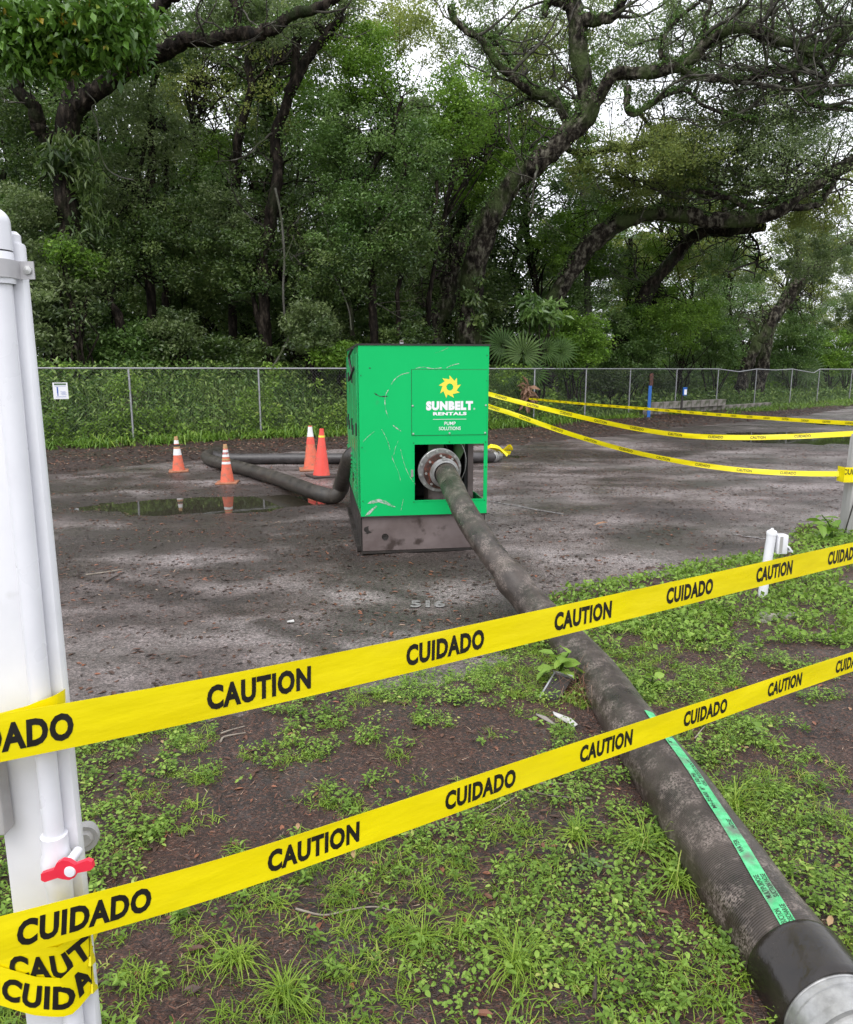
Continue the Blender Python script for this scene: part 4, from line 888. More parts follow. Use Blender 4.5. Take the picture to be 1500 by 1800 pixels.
# concrete crumbs near stub
for k, (px, py, s) in enumerate(((1352, 1086, .075), (1388, 1084, .07), (1340, 1092, .035))):
    e = G(px, py, .05); bm = bmesh.new(); bmesh.ops.create_icosphere(bm, subdivisions=2, radius=s)
    for v in bm.verts: v.co *= 1 + .35 * mnoise(v.co * 18 + Vector((k * 7, 0, 0))); v.co.z *= .45
    me = bpy.data.meshes.new('stone'); bm.to_mesh(me); bm.free(); me.materials.append(M['concrete'])
    o = link('stone', me, label=['pale concrete lump left of the pair below the white stub', 'pale concrete lump right of the pair below the white stub', 'smallest pale crumb beside the white stub foot'][k], cat='stone', group='stones at the foot of the stub'); o.location = e

# far tapes
def far_tape(pts, ta, tb, label, h=.030, tw=None, words=True, ext=None, wid=.054):
    x0, x1 = pts[0][0], pts[-1][0]; P = []
    for px, py in pts:
        f = (px - x0) / (x1 - x0); P.append(atd(px, py, 1 / ((1 - f) / ta + f / tb)))
    rb = Ribbon(P, wid, up=tw or (lambda u: (0, .35 * math.sin(u * 9), 1)), curl=.002)
    o = link('caution_tape', rb.mesh('caution_tape', M['tape']), label=label, cat='caution tape', group='far caution tapes across the lot')
    mb = MB(); k = 0; l = .3
    while l < rb.L[-1] - .25: rb.text(mb, ('CAUTION', 'CUIDADO')[k % 2], l, h, bold=.03, sx=.8); l += LW; k += 1
    mb.build('lettering', M['ink'], o, kind='stuff')
tP = RPY / .99
far_tape([(790, 672), (862, 693), (930, 711), (1000, 728), (1100, 750), (1200, 765), (1300, 769), (1400, 767), (1500, 762)], 9.2, tP, 'yellow tape sagging from the green box to the top of the right post')
far_tape([(780, 684), (862, 715), (900, 727), (1000, 762), (1100, 791), (1200, 812), (1300, 826), (1400, 832), (1492, 833)], 9.2, tP, 'yellow tape sagging lowest from the green box to the band on the right post')
far_tape([(930, 701), (1040, 711), (1142, 719), (1250, 728), (1350, 735), (1500, 744), (1700, 752)], 21.5, 8.0, 'yellow tape reaching to the dead palm frond by the fence, topmost of the far three')
e = at(1497, 834, RPY - .02)
rb = Ribbon([e + Vector((-.085, .10, 0)), e + Vector((-.085, -.02, 0)), e + Vector((-.075, -.032, 0)), e + Vector((.08, -.03, 0)), e + Vector((.1, -.0, 0)), e + Vector((.1, .1, 0))], .15)
o = link('tape_wrap', rb.mesh('tape_wrap', M['tape'], nseg=40), label='yellow tape band tied round the grey right-hand post', cat='tape wrap'); mb = MB(); rb.text(mb, 'CUIDADO', .27, .055, bold=.028, sx=.86, step=.15, v0=.03); mb.build('lettering', M['ink'], o)

# ================================================================== LEAF MACHINERY
def leaves(C, size, up=.55, width=.5, droop=0.0, tone=None, rng=RNG, dirs=None, fold=.12):
    """C Nx3 leaf bases -> V, F, tone: four-cornered folded leaves"""
    n = len(C); size = np.broadcast_to(size, (n,)) * rng.uniform(.5, 1.5, n)
    nrm = rng.normal(size=(n, 3)); nrm[:, 2] = np.abs(nrm[:, 2]) * .8 + up; nrm /= np.linalg.norm(nrm, axis=1)[:, None]
    d = rng.normal(size=(n, 3)) if dirs is None else dirs + rng.normal(size=(n, 3)) * .35
    d[:, 2] -= droop; d -= nrm * (d * nrm).sum(1)[:, None]; d /= np.linalg.norm(d, axis=1)[:, None]
    s = np.cross(nrm, d); L = size[:, None]
    mid = C + d * L * .5
    V = np.stack([C, mid + s * L * width * .5 + nrm * L * fold, C + d * L, mid - s * L * width * .5 + nrm * L * fold], 1).reshape(-1, 3)
    # two triangles sharing the midrib
    b = np.arange(n)[:, None] * 4; F = np.concatenate([b + [0, 1, 2], b + [0, 2, 3]])
    t = np.repeat(rng.random(n) if tone is None else np.clip(tone, 0, 1), 4)
    return V, F, t
class LeafBag:
    def __init__(s): s.V = []; s.F = []; s.t = []; s.n = 0
    def add(s, V, F, t): s.V.append(V); s.F.append(F + s.n); s.t.append(t); s.n += len(V)
    def build(s, name, mat, parent=None, **k):
        F = np.concatenate(s.F)
        return link(name, npmesh(name, np.concatenate(s.V), F, mat, False, {'tone': np.concatenate(s.t)}), parent, **k)
def clusters(bag, centers, per, rad, size, rng=RNG, flat=.6, **k):
    n = len(centers); tn = np.clip(rng.normal(.5, .2, n), .1, .9)
    per_ = np.maximum(6, (per * rng.uniform(.5, 1.5, n))).astype(int); C = np.repeat(centers, per_, 0); T = np.repeat(tn, per_)
    rr = np.repeat(rad * rng.uniform(.6, 1.35, n), per_)
    d = rng.normal(size=(len(C), 3)); d /= np.linalg.norm(d, axis=1)[:, None]; r = rng.random(len(C)) ** .45
    off = d * (r * rr)[:, None]; off[:, 2] *= flat
    bag.add(*leaves(C + off, size, tone=T + rng.normal(0, .16, len(C)), rng=rng, **k))
def mass_centers(px, py, rx, ry, Y, dy, n, rng=RNG):
    c = at(px, py, Y); a = rx / 1300 * Y; b = ry / 1300 * Y
    d = rng.normal(size=(n, 3)); d /= np.linalg.norm(d, axis=1)[:, None]; d *= (rng.random(n) ** .5)[:, None]
    return np.array(c) + d * [a, dy, b]

def limb(mb, pts, r0, r1, rs=0, rnd=.24, n=14, k=12, knots=True):
    S = spline(pts, k); m = len(S); u = np.linspace(0, 1, m); rad_ = r0 + (r1 - r0) * u ** .85
    rad_ = rad_ * (1 + (fbm(u * 12 + rs, u * 0 + rs, 1, 2) - .5) * .35)
    w = (np.stack([fbm(u * 9 + rs * 3 + 20 * c, u * 0, 1, 3) for c in range(3)], 1) - .5) * np.minimum(r0, .25) * 1.4; w[0] = 0
    S = S + w; mb.tube(S, rad_, n, rnd=rnd, rs=rs); return S, rad_
def twig(mb, a, b, r, rng, seg=6, n=5, wig=.16):
    a = np.array(a); b = np.array(b); L = np.linalg.norm(b - a); u = np.linspace(0, 1, seg)[:, None]
    off = rng.normal(size=(seg, 3)) * L * wig * np.sin(u * np.pi) * .6
    P = a + (b - a) * u + off + np.array([0, 0, .12 * L]) * np.sin(u * np.pi); mb.tube(P, np.linspace(r, r * .3, seg), n, cap=False); return P

def branch(mb, p, d, L, r, rng, depth=0, up=.1):
    n = max(4, int(L / .22)); P = [np.array(p, float)]; d = np.array(d, float); d /= np.linalg.norm(d); kids = []
    for i in range(n):
        d = d + rng.normal(0, .24, 3) + np.array([0, 0, up * .3]); d /= np.linalg.norm(d); P.append(P[-1] + d * L / n)
        if depth < 2 and i > 0 and rng.random() < (.42 if depth == 0 else .3): kids.append((P[-1].copy(), d + rng.normal(0, .75, 3), i / n))
    mb.tube(spline(P, 2), np.linspace(r, r * .3, 2 * (len(P) - 1) + 1), 6 if depth == 0 else 4, cap=False)
    for q, dd, f in kids: branch(mb, q, dd, L * (1 - f) * .75 + .25, r * (1 - .6 * f) * .55, rng, depth + 1, up)
def tree(label, trunk, limbs=(), masses=(), bark='bark', branches=0, moss=0, blen=2.2, brad=.045, group=None, seed=1, name='oak_tree', cat='tree', twigs=.5, twig_r=.03, extra=()):
    """trunk (pts, r0, r1), pts = (px, py, Y); the first is dropped to the ground"""
    rng = np.random.default_rng(seed)
    pts, r0, r1 = trunk; W3 = [at(*p) for p in pts]
    base = Vector((W3[0].x - (W3[1].x - W3[0].x) * .3, W3[0].y, float(mulch_z(W3[0].x, W3[0].y)) - .1)) if W3[0].z > .4 else W3[0]
    if W3[0].z > .4: W3 = [base] + W3
    o = np.array((base.x, base.y, 0)); e = empty(name, tuple(o), label=label, cat=cat, group=group)
    mb = MB(); L3 = [np.array(p) - o for p in W3]; S, rd = limb(mb, L3, r0, r1, seed, n=16)
    # root flare
    mb.build('trunk', M[bark], e, True); segs = [(S, rd)]
    for pp_, a, b in limbs:
        mb = MB(); S, rd = limb(mb, [np.array(at(*p)) - o for p in pp_], a, b, seed + len(segs) * 3.1, n=12); mb.build('limb', M[bark], e, True); segs.append((S, rd))
    allp = np.concatenate([s for s, _ in segs]); tw = MB(); have = False; bags = {}
    for m in masses:
        px, py, rx, ry, Y, dy, n, per, size, mat = m[:10]; kw = m[10] if len(m) > 10 else {}
        C = mass_centers(px, py, rx, ry, Y, dy, n, rng) - o
        if size < .14:
            for i, c in enumerate(C):
                wc = c + o; ww = allp + o; dd = np.hypot(ww[:, 0] / ww[:, 1] - wc[0] / wc[1], (ww[:, 2] - CAMZ) / ww[:, 1] - (wc[2] - CAMZ) / wc[1]) * wc[1]; j = dd.argmin()
                if r0 > .2 and dd[j] < .5 and wc[1] < ww[j, 1] + .5: C[i, 1] = ww[j, 1] - o[1] + .7 + rng.random() * 1.2
        bag = bags.setdefault(mat, LeafBag()); cr = kw.pop('cr', .42) if kw else .42; clusters(bag, C, per, cr, size, rng, **kw)
        if kw is not None: pass
        pick = C[rng.random(len(C)) < twigs]
        for c in pick:
            dd = np.linalg.norm(allp - c, axis=1); q = allp[rng.choice(np.argsort(dd)[:24])]
            if dd.min() < 5.5: P = twig(tw, q, c, twig_r, rng); have = True
    if have: tw.build('twigs', M[bark], e, kind='stuff')
    if moss:
        rm = np.random.default_rng(seed + 500); bag = LeafBag()
        for sgi, (S_, rd_) in enumerate(segs):
            m = int(moss * len(S_) / 12); j = rm.integers(0, len(S_), m); a = rm.uniform(-1.2, 1.2, m); T_ = np.gradient(S_, axis=0)[j]; T_ /= np.linalg.norm(T_, axis=1)[:, None]
            N_ = np.array([0, 0, 1.]) - T_ * T_[:, 2:3]; N_ /= np.linalg.norm(N_, axis=1)[:, None] + 1e-6; B_ = np.cross(T_, N_)
            keepm = (fbm(S_[j, 0] * 1.3, S_[j, 2] * 1.3, 1.2) > .42)
            C_ = S_[j] + (N_ * np.cos(a)[:, None] + B_ * np.sin(a)[:, None]) * (rd_[j] * 1.04)[:, None] + rm.normal(0, .06, (m, 3)) * np.abs(T_ + .3); bag.add(*leaves(C_[keepm], .075, rng=rm, width=.5, up=.3))
        bag.build('resurrection_fern', M['leaf_mid'], e, kind='stuff')
    if branches:
        bb = MB(); src = np.concatenate([s[len(s) // 3:] for s, _ in segs]); 
        for k in range(branches):
            j = rng.integers(1, len(src)); a = rng.uniform(0, 6.28); d = np.array([math.cos(a), math.sin(a) * .6, rng.uniform(-.25, .9)]); branch(bb, src[j], d, blen * rng.uniform(.5, 1.4), brad * rng.uniform(.5, 1.2), rng)
        bb.build('branches', M['bark_twig'], e, kind='stuff')
    for mt, bag in bags.items(): bag.build('crown' if not mt.endswith('vine') else 'climbing_vine', M[mt], e)
    return e, segs, o

# ---- the trees one can tell apart ------------------------------------------------
S1 = .085
V_ = dict
tree('big dark vine-clad tree at the left, its limb reaching right across the top', ([(112, 560, 20), (118, 440, 20), (119, 330, 20), (112, 260, 20), (124, 190, 20), (128, 110, 20), (150, 40, 20), (160, -40, 20)], .36, .22),
     [([(130, 190, 20), (165, 170, 19.9), (200, 140, 19.8), (250, 108, 19.6), (300, 88, 19.4), (350, 68, 19.2), (420, 62, 19.1), (470, 55, 19), (500, 30, 19), (560, 10, 19), (620, -30, 19)], .25, .10),
      ([(112, 270, 20), (80, 240, 19.8), (55, 185, 19.5), (30, 130, 19.3), (5, 90, 19), (-50, 30, 19)], .21, .12),
      ([(345, 68, 19.2), (385, 62, 19.2), (418, 45, 19.2), (418, 20, 19.2), (395, -15, 19.2)], .13, .08),
      ([(150, 60, 20), (200, 20, 20), (260, 25, 20), (310, -10, 20)], .2, .14)],
     [(60, 300, 90, 100, 20.6, 1.4, 70, 120, S1, 'leaf_dark'), (20, 200, 60, 60, 20, 1, 40, 110, S1, 'leaf_dark'), (200, 140, 110, 70, 24, 2, 80, 80, .09, 'leaf_grey'), (320, 130, 70, 70, 26, 2, 50, 80, .09, 'leaf_olive'), (55, 380, 70, 60, 19.6, 1.0, 60, 120, S1, 'leaf_grey'),
      (260, 60, 120, 60, 20.5, 1.4, 60, 110, S1, 'leaf_dark'), (420, 20, 120, 40, 20, 1.3, 60, 110, S1, 'leaf_grey'), (200, 200, 80, 60, 21, 1.2, 40, 100, S1, 'leaf_grey'),
      (120, 38, 132, 50, 17.2, .9, 80, 55, .21, 'leaf_vine', V_(droop=1.3, up=.2, width=.55)), (60, 90, 80, 40, 17.6, .6, 30, 50, .2, 'leaf_vine', V_(droop=1.3, up=.2)), (200, 85, 50, 30, 17.5, .5, 20, 45, .2, 'leaf_vine', V_(droop=1.3, up=.2)),
      (112, 265, 36, 40, 19.6, .3, 16, 30, .28, 'leaf_dark', V_(droop=2.2, up=.1, width=.28)), (156, 330, 22, 80, 19.8, .3, 18, 28, .24, 'leaf_dark', V_(droop=2.2, up=.1, width=.26)), (142, 420, 10, 80, 19.7, .2, 8, 24, .14, 'leaf_dark', V_(droop=1.5, up=.1))],
     seed=3, bark='bark', twigs=.1, twig_r=.016, moss=120, branches=22, blen=1.5, brad=.03)
tree('dark leaning trunk low on the left behind the grey-green bush', ([(215, 585, 20), (182, 510, 20), (152, 455, 20), (140, 400, 20)], .14, .08), (),
     [(180, 470, 50, 50, 20.2, .8, 30, 90, S1, 'leaf_dark')], seed=4)
tree('slender tree forking beside the vine-clad one, leaves greyish', ([(270, 560, 22), (262, 400, 22), (268, 300, 22), (262, 210, 22), (278, 120, 22), (290, 60, 22)], .15, .08),
     [([(262, 220, 22), (245, 300, 22), (235, 330, 22)], .07, .03), ([(292, 560, 22.5), (288, 420, 22.5), (292, 300, 22.5), (290, 200, 22.5)], .1, .06)],
     [(230, 350, 70, 90, 22, 1.4, 80, 120, S1, 'leaf_grey'), (300, 240, 60, 70, 22.4, 1.2, 40, 110, S1, 'leaf_grey'), (290, 430, 90, 80, 21.5, 1.3, 80, 120, S1, 'leaf_dark'), (190, 450, 60, 60, 21, 1, 36, 110, S1, 'leaf_dark')], seed=5)
tree('tall dark twin-topped tree left of centre with a pale vine beside it', ([(470, 600, 21.5), (464, 530, 21.5), (462, 440, 21.5), (480, 370, 21.5), (490, 300, 21.5), (484, 240, 21.5), (500, 180, 21.5), (514, 130, 21.5), (522, 70, 21.5), (522, 40, 21.5)], .19, .11),
     [([(505, 165, 21.5), (545, 95, 21.5), (575, 60, 21.5), (598, 25, 21.5), (600, -30, 21.5)], .13, .09), ([(524, 45, 21.5), (500, 34, 21.4), (480, 55, 21.3), (450, 64, 21.2), (400, 62, 21)], .11, .08),
      ([(522, 40, 21.5), (560, 48, 21.5), (590, 70, 21.5)], .1, .07), ([(470, 500, 21.5), (500, 430, 21.8), (515, 400, 22), (560, 470, 22), (610, 520, 22)], .06, .03), ([(460, 590, 21.4), (445, 510, 21.6), (450, 460, 21.7)], .09, .06)],
     [(440, 470, 90, 70, 21.8, 1.2, 90, 120, S1, 'leaf_dark'), (520, 20, 120, 40, 21.6, 1.4, 70, 110, S1, 'leaf_grey'), (400, 400, 70, 70, 22, 1.2, 60, 120, S1, 'leaf_grey'), (560, 420, 80, 80, 22.6, 1.2, 70, 120, S1, 'leaf_dark'), (470, 200, 60, 90, 23.5, 1.0, 14, 80, S1, 'leaf_olive')], seed=6, twigs=.15, twig_r=.015, branches=26, blen=1.6, brad=.03)
tree('thin dark curved tree standing in the bright sky gap left of centre', ([(410, 560, 24), (405, 400, 24), (412, 310, 24), (420, 240, 24), (440, 160, 24), (434, 110, 24), (446, 60, 24)], .16, .1),
     [([(440, 150, 24), (470, 120, 24), (500, 105, 24)], .05, .02), ([(350, 420, 26), (345, 300, 26), (338, 210, 26), (345, 140, 26)], .08, .04)],
     [(400, 330, 60, 50, 24, 1.2, 36, 110, S1, 'leaf_mid'), (370, 280, 50, 40, 26, 1.2, 26, 110, S1, 'leaf_bright'), (350, 130, 60, 50, 24, 1.2, 14, 70, S1, 'leaf_olive'), (430, 60, 60, 40, 24, 1.2, 22, 80, S1, 'leaf_olive'), (400, 160, 110, 90, 29, 2, 80, 80, .09, 'leaf_olive'), (380, 40, 130, 50, 27, 2, 70, 80, .09, 'leaf_grey'), (560, 60, 110, 60, 26, 2, 70, 80, .09, 'leaf_olive')], seed=7, branches=20, blen=1.6, brad=.025)
tree('bright green leafy tree filling the centre above the green box', ([(655, 590, 21.5), (655, 500, 21.5), (648, 430, 21.5), (640, 370, 21.5), (650, 300, 21.5), (690, 240, 21.5), (705, 170, 21.5)], .14, .05),
     [([(642, 400, 21.5), (690, 345, 21.3), (712, 300, 21.3), (708, 240, 21.3)], .07, .04), ([(620, 590, 21.3), (610, 520, 21.3), (580, 470, 21.3), (555, 440, 21.3)], .07, .04), ([(650, 440, 21.4), (665, 360, 21.4), (600, 310, 21.4)], .05, .03), ([(700, 590, 21.8), (705, 480, 21.8), (760, 390, 21.8), (770, 300, 21.8)], .07, .04)],
     [(650, 130, 75, 70, 22, 1.4, 90, 120, S1, 'leaf_bright'), (600, 250, 90, 80, 21.8, 1.4, 110, 120, S1, 'leaf_mid'), (712, 280, 84, 90, 21.8, 1.4, 120, 120, S1, 'leaf_mid'), (800, 200, 60, 80, 22.3, 1.2, 70, 120, S1, 'leaf_bright'),
      (640, 390, 110, 70, 21.4, 1.2, 110, 120, S1, 'leaf_mid'), (700, 420, 64, 80, 21.6, 1.2, 80, 120, S1, 'leaf_dark'), (590, 480, 80, 60, 21.2, 1.0, 60, 120, S1, 'leaf_dark'), (850, 310, 60, 60, 27, 1.2, 60, 110, .1, 'leaf_bright'), (540, 180, 50, 60, 23, 1.2, 26, 100, S1, 'leaf_bright'), (690, 50, 70, 40, 23, 1.2, 30, 100, S1, 'leaf_olive'), (720, 40, 120, 60, 27, 2, 90, 80, .09, 'leaf_olive'), (560, 90, 80, 70, 26, 2, 50, 80, .09, 'leaf_mid')], seed=8, bark='bark', twig_r=.014, twigs=.15, branches=24, blen=1.6, brad=.025)
tree('huge leaning live oak right of centre, three great limbs spreading at the top', ([(820, 580, 25), (826, 500, 25), (838, 440, 24.8), (862, 380, 24.6), (900, 318, 24.4), (950, 278, 24.2), (1000, 240, 24), (1028, 195, 24), (1025, 150, 24), (1018, 90, 24), (1008, 30, 24), (1000, -50, 24)], .43, .24),
     [([(1010, 225, 24), (985, 185, 24), (945, 160, 23.9), (915, 145, 23.8), (880, 115, 23.7), (850, 75, 23.6), (800, 40, 23.5), (788, 15, 23.5)], .17, .08),
      ([(1015, 225, 24), (1050, 175, 23.9), (1080, 135, 23.7), (1130, 128, 23.5), (1180, 120, 23.3), (1215, 115, 23.2), (1250, 75, 23), (1290, 58, 22.8), (1340, 60, 22.6), (1390, 75, 22.5), (1435, 93, 22.4), (1470, 70, 22.3), (1520, 40, 22.2)],   .22, .085),
      ([(1195, 116, 23.2), (1230, 135, 23.1), (1270, 142, 23), (1310, 138, 22.9), (1350, 130, 22.8), (1385, 122, 22.7), (1410, 165, 22.6), (1450, 190, 22.5), (1510, 196, 22.4)], .12, .045),
      ([(1012, 38, 24), (1050, 32, 23.8), (1085, 25, 23.6), (1098, -10, 23.5)], .19, .13), ([(1012, 20, 24), (975, 0, 24), (955, 28, 24)], .15, .09),
      ([(1435, 93, 22.4), (1460, 92, 22.4), (1515, 98, 22.4)], .08, .05), ([(1250, 78, 23), (1238, 55, 22.9), (1250, 0, 22.8)], .08, .05),
      ([(1105, 150, 23.6), (1108, 200, 23.5), (1150, 180, 23.4), (1200, 160, 23.3), (1240, 185, 23.2), (1290, 205, 23.1), (1330, 210, 23)], .10, .03),
      ([(1000, 190, 24), (970, 165, 24.4), (940, 170, 24.6), (860, 200, 24.8)], .08, .03), ([(920, 150, 23.9), (900, 120, 24), (880, 80, 24), (840, 55, 24)], .08, .04),
      ([(1195, 118, 23.2), (1160, 90, 23.3), (1185, 40, 23.4), (1230, 5, 23.5)], .09, .05),
      ([(1385, 122, 22.7), (1430, 165, 22.7), (1470, 110, 22.8), (1490, 60, 22.8)], .05, .03)],
     [(860, 60, 90, 60, 24.6, 1.6, 34, 80, .075, 'leaf_grey'), (1100, 60, 110, 60, 25, 1.8, 44, 80, .075, 'leaf_grey'), (1300, 20, 140, 40, 24, 1.8, 60, 90, .075, 'leaf_grey'), (1440, 40, 90, 60, 23, 1.4, 50, 100, .075, 'leaf_dark'),
      (1160, 240, 110, 60, 24, 1.8, 60, 90, .075, 'leaf_olive'), (1330, 180, 110, 60, 24, 1.6, 60, 90, .075, 'leaf_grey'), (1450, 160, 70, 70, 23.5, 1.4, 50, 100, .075, 'leaf_dark'), (930, 80, 60, 40, 25.5, 1.2, 16, 70, .075, 'leaf_olive'),
      (1120, 300, 120, 60, 27, 1.6, 110, 85, .10, 'leaf_olive'), (1300, 250, 160, 70, 27, 1.8, 170, 85, .10, 'leaf_grey'), (1250, 120, 180, 60, 26, 2.0, 110, 80, .09, 'leaf_grey'), (960, 150, 110, 90, 27, 1.8, 60, 80, .09, 'leaf_olive'), (1430, 110, 90, 90, 26, 1.6, 90, 85, .10, 'leaf_dark'),
      (1180, 60, 150, 60, 21.5, 1.0, 50, 46, .07, 'leaf_grey'), (1380, 130, 130, 80, 21, 1.0, 80, 46, .07, 'leaf_grey'), (1150, 260, 160, 60, 22, 1.0, 60, 46, .07, 'leaf_olive'), (1380, 270, 130, 60, 22, 1.0, 70, 46, .07, 'leaf_grey'), (1300, 60, 200, 60, 27, 2, 120, 80, .09, 'leaf_grey'), (1000, 60, 120, 60, 27, 2, 50, 80, .09, 'leaf_olive'),
      (880, 60, 110, 60, 27, 1.8, 60, 80, .09, 'leaf_grey'), (1060, 120, 80, 70, 27.5, 1.5, 46, 80, .09, 'leaf_bright'),
      (920, 290, 60, 25, 24.6, .5, 26, 70, .1, 'leaf_bright', V_(cr=.3)), (960, 230, 50, 30, 25, .7, 16, 80, .09, 'leaf_bright'), (836, 530, 20, 40, 24.4, .3, 9, 40, .16, 'leaf_dark', V_(droop=1.4, up=.1, cr=.3))],
     bark='bark_oak', seed=9, twigs=.08, twig_r=.018, branches=95, moss=420, blen=2.6, brad=.05)
tree('second oak trunk leaning just left of the huge live oak', ([(765, 585, 26), (785, 520, 26), (800, 460, 26), (825, 420, 26), (850, 380, 26.5)], .36, .26), (), [(700, 520, 44, 60, 26.8, .9, 30, 110, S1, 'leaf_dark')], bark='bark_oak', seed=10, moss=260)
tree('moss-topped oak limb arching horizontally across the right', ([(968, 560, 28), (985, 510, 28), (1015, 460, 28), (1050, 415, 27.8), (1095, 385, 27.6), (1150, 373, 27.4), (1200, 375, 27.2), (1260, 385, 27), (1320, 388, 26.8), (1365, 376, 26.6), (1400, 345, 26.4), (1450, 315, 26.2), (1510, 280, 26)], .37, .22),
     [([(1320, 390, 26.8), (1390, 365, 26.6), (1440, 362, 26.5), (1462, 330, 26.4), (1480, 290, 26.3)], .14, .08), ([(1270, 368, 27), (1310, 358, 26.9), (1370, 348, 26.7), (1385, 300, 26.6), (1392, 270, 26.6)], .08, .03),
      ([(1075, 262, 27), (1110, 258, 26.9), (1140, 250, 26.8), (1165, 268, 26.8), (1172, 300, 26.8), (1168, 325, 26.8), (1192, 346, 26.7), (1220, 335, 26.6), (1270, 345, 26.6), (1305, 358, 26.8), (1320, 372, 26.8)], .12, .09),
      ([(990, 262, 27.3), (1030, 268, 27.2), (1075, 262, 27), (1105, 268, 27), (1117, 295, 27), (1113, 338, 27)], .11, .06), ([(1125, 200, 27.5), (1165, 245, 27.4), (1200, 265, 27.3), (1230, 305, 27.2), (1270, 325, 27.1), (1350, 320, 27)], .06, .03),
      ([(1200, 290, 27.3), (1260, 262, 27), (1330, 270, 26.8)], .05, .02)],
     [(1180, 330, 150, 50, 30, 1.5, 120, 85, .11, 'leaf_grey'), (1380, 330, 140, 60, 29, 1.5, 130, 85, .11, 'leaf_olive'), (1020, 420, 90, 60, 30.5, 1.4, 70, 85, .12, 'leaf_bright'), (1440, 440, 90, 60, 30.5, 1.4, 80, 85, .11, 'leaf_grey'), (1200, 450, 140, 40, 33.5, 1.4, 90, 85, .12, 'leaf_olive'),
      (1060, 350, 60, 40, 28.5, 1.2, 26, 90, S1, 'leaf_mid'), (1250, 280, 130, 60, 28.4, 1.8, 90, 90, .075, 'leaf_grey'), (1400, 250, 100, 70, 27.6, 1.6, 90, 100, .075, 'leaf_grey'), (1440, 380, 80, 60, 27, 1.2, 50, 90, .075, 'leaf_olive'),
      (1120, 366, 76, 9, 27.2, .25, 110, 60, .07, 'leaf_bright', V_(cr=.22)), (1060, 408, 26, 26, 27.6, .25, 26, 50, .07, 'leaf_bright', V_(cr=.22)), (1250, 374, 64, 6, 26.9, .2, 60, 46, .06, 'leaf_bright', V_(cr=.16)), (1000, 470, 20, 40, 27.8, .25, 18, 46, .09, 'leaf_bright', V_(cr=.2))],
     bark='bark_oak', seed=12, twigs=.08, twig_r=.018, branches=70, moss=420, blen=2.4, brad=.045)
tree('dark leaning oak trunk under the arching mossy limb', ([(1085, 610, 30), (1130, 540, 30), (1165, 480, 30), (1205, 430, 30), (1245, 408, 29.8), (1290, 408, 29.6), (1345, 398, 29.5)], .36, .16), [([(1318, 410, 29.6), (1335, 440, 29.6), (1325, 490, 29.6)], .05, .02)],
     [(1150, 440, 60, 50, 31, 1.2, 40, 100, S1, 'leaf_bright'), (1290, 460, 80, 50, 31, 1.2, 50, 100, S1, 'leaf_mid')], bark='bark', seed=13, branches=16, blen=2)
tree('reddish leaning trunk at the far right, rising out of the frame', ([(1350, 580, 37.5), (1372, 545, 37.5), (1398, 505, 37.5), (1440, 470, 37), (1480, 445, 36.5), (1530, 410, 36)], .34, .25), (), [(1450, 440, 80, 50, 39, 1.4, 60, 100, S1, 'leaf_grey'), (1420, 560, 60, 40, 40, 1, 40, 100, S1, 'leaf_mid')], bark='bark_oak', seed=14, moss=300, branches=14, blen=2)
tree('stout leaning trunk close behind the right part of the fence', ([(1300, 690, 36), (1318, 640, 36), (1345, 590, 36), (1370, 540, 36)], .36, .2), (), [(1300, 540, 60, 50, 37.5, 1, 40, 100, S1, 'leaf_mid')], bark='bark_oak', seed=15)
tree('thin pale straight tree in the gap between the two big oaks', ([(1035, 540, 31), (1032, 440, 31), (1028, 360, 31), (1020, 290, 31), (1015, 240, 31)], .14, .09), (), [(1010, 240, 50, 40, 31, 1.2, 26, 90, S1, 'leaf_bright'), (1080, 480, 70, 60, 31, 1.3, 50, 100, S1, 'leaf_mid')], bark='bark_pale', seed=16)
tree('thin dark tree left of the second oak trunk', ([(752, 590, 24), (758, 500, 24), (772, 420, 24), (790, 330, 24), (800, 250, 24)], .09, .05), (), [(870, 240, 50, 60, 27, 1.3, 44, 100, S1, 'leaf_bright'), (790, 470, 50, 60, 26.8, 1.2, 40, 110, S1, 'leaf_dark')], bark='bark', seed=17)
tree('very thin upright tree right of the horizontal oak limb base', ([(1105, 590, 32), (1107, 480, 32), (1110, 420, 32)], .12, .09), (), [(1180, 560, 80, 50, 29.5, 1.3, 80, 110, S1, 'leaf_bright'), (1120, 500, 50, 40, 33, 1.2, 30, 100, S1, 'leaf_bright')], bark='bark', seed=18)

# loose hanging vines
def vine(pts, r, label, mat='bark_pale'):
    mb = MB(); mb.tube(spline([at(*p) for p in pts], 8), r, 6); mb.build('hanging_vine', M[mat], None, True, label=label, cat='vine')
vine([(484, 330, 21), (494, 380, 21), (500, 450, 21), (498, 510, 21), (502, 560, 21), (514, 572, 21), (500, 610, 20.8), (478, 648, 20.5)], .030, 'pale thick vine hanging beside the tall twin-topped tree')
vine([(150, 160, 19), (168, 180, 19), (162, 190, 19), (172, 220, 19), (174, 260, 19), (188, 295, 19), (210, 310, 19), (235, 316, 19)], .016, 'pale curling vine hanging from the left tree limb')
vine([(555, 440, 21), (590, 490, 21), (612, 540, 21), (618, 580, 21)], .02, 'short pale leaning vine above the green box')
vine([(455, 180, 22), (450, 250, 22), (446, 300, 22)], .012, 'thin vine hanging in the sky gap')

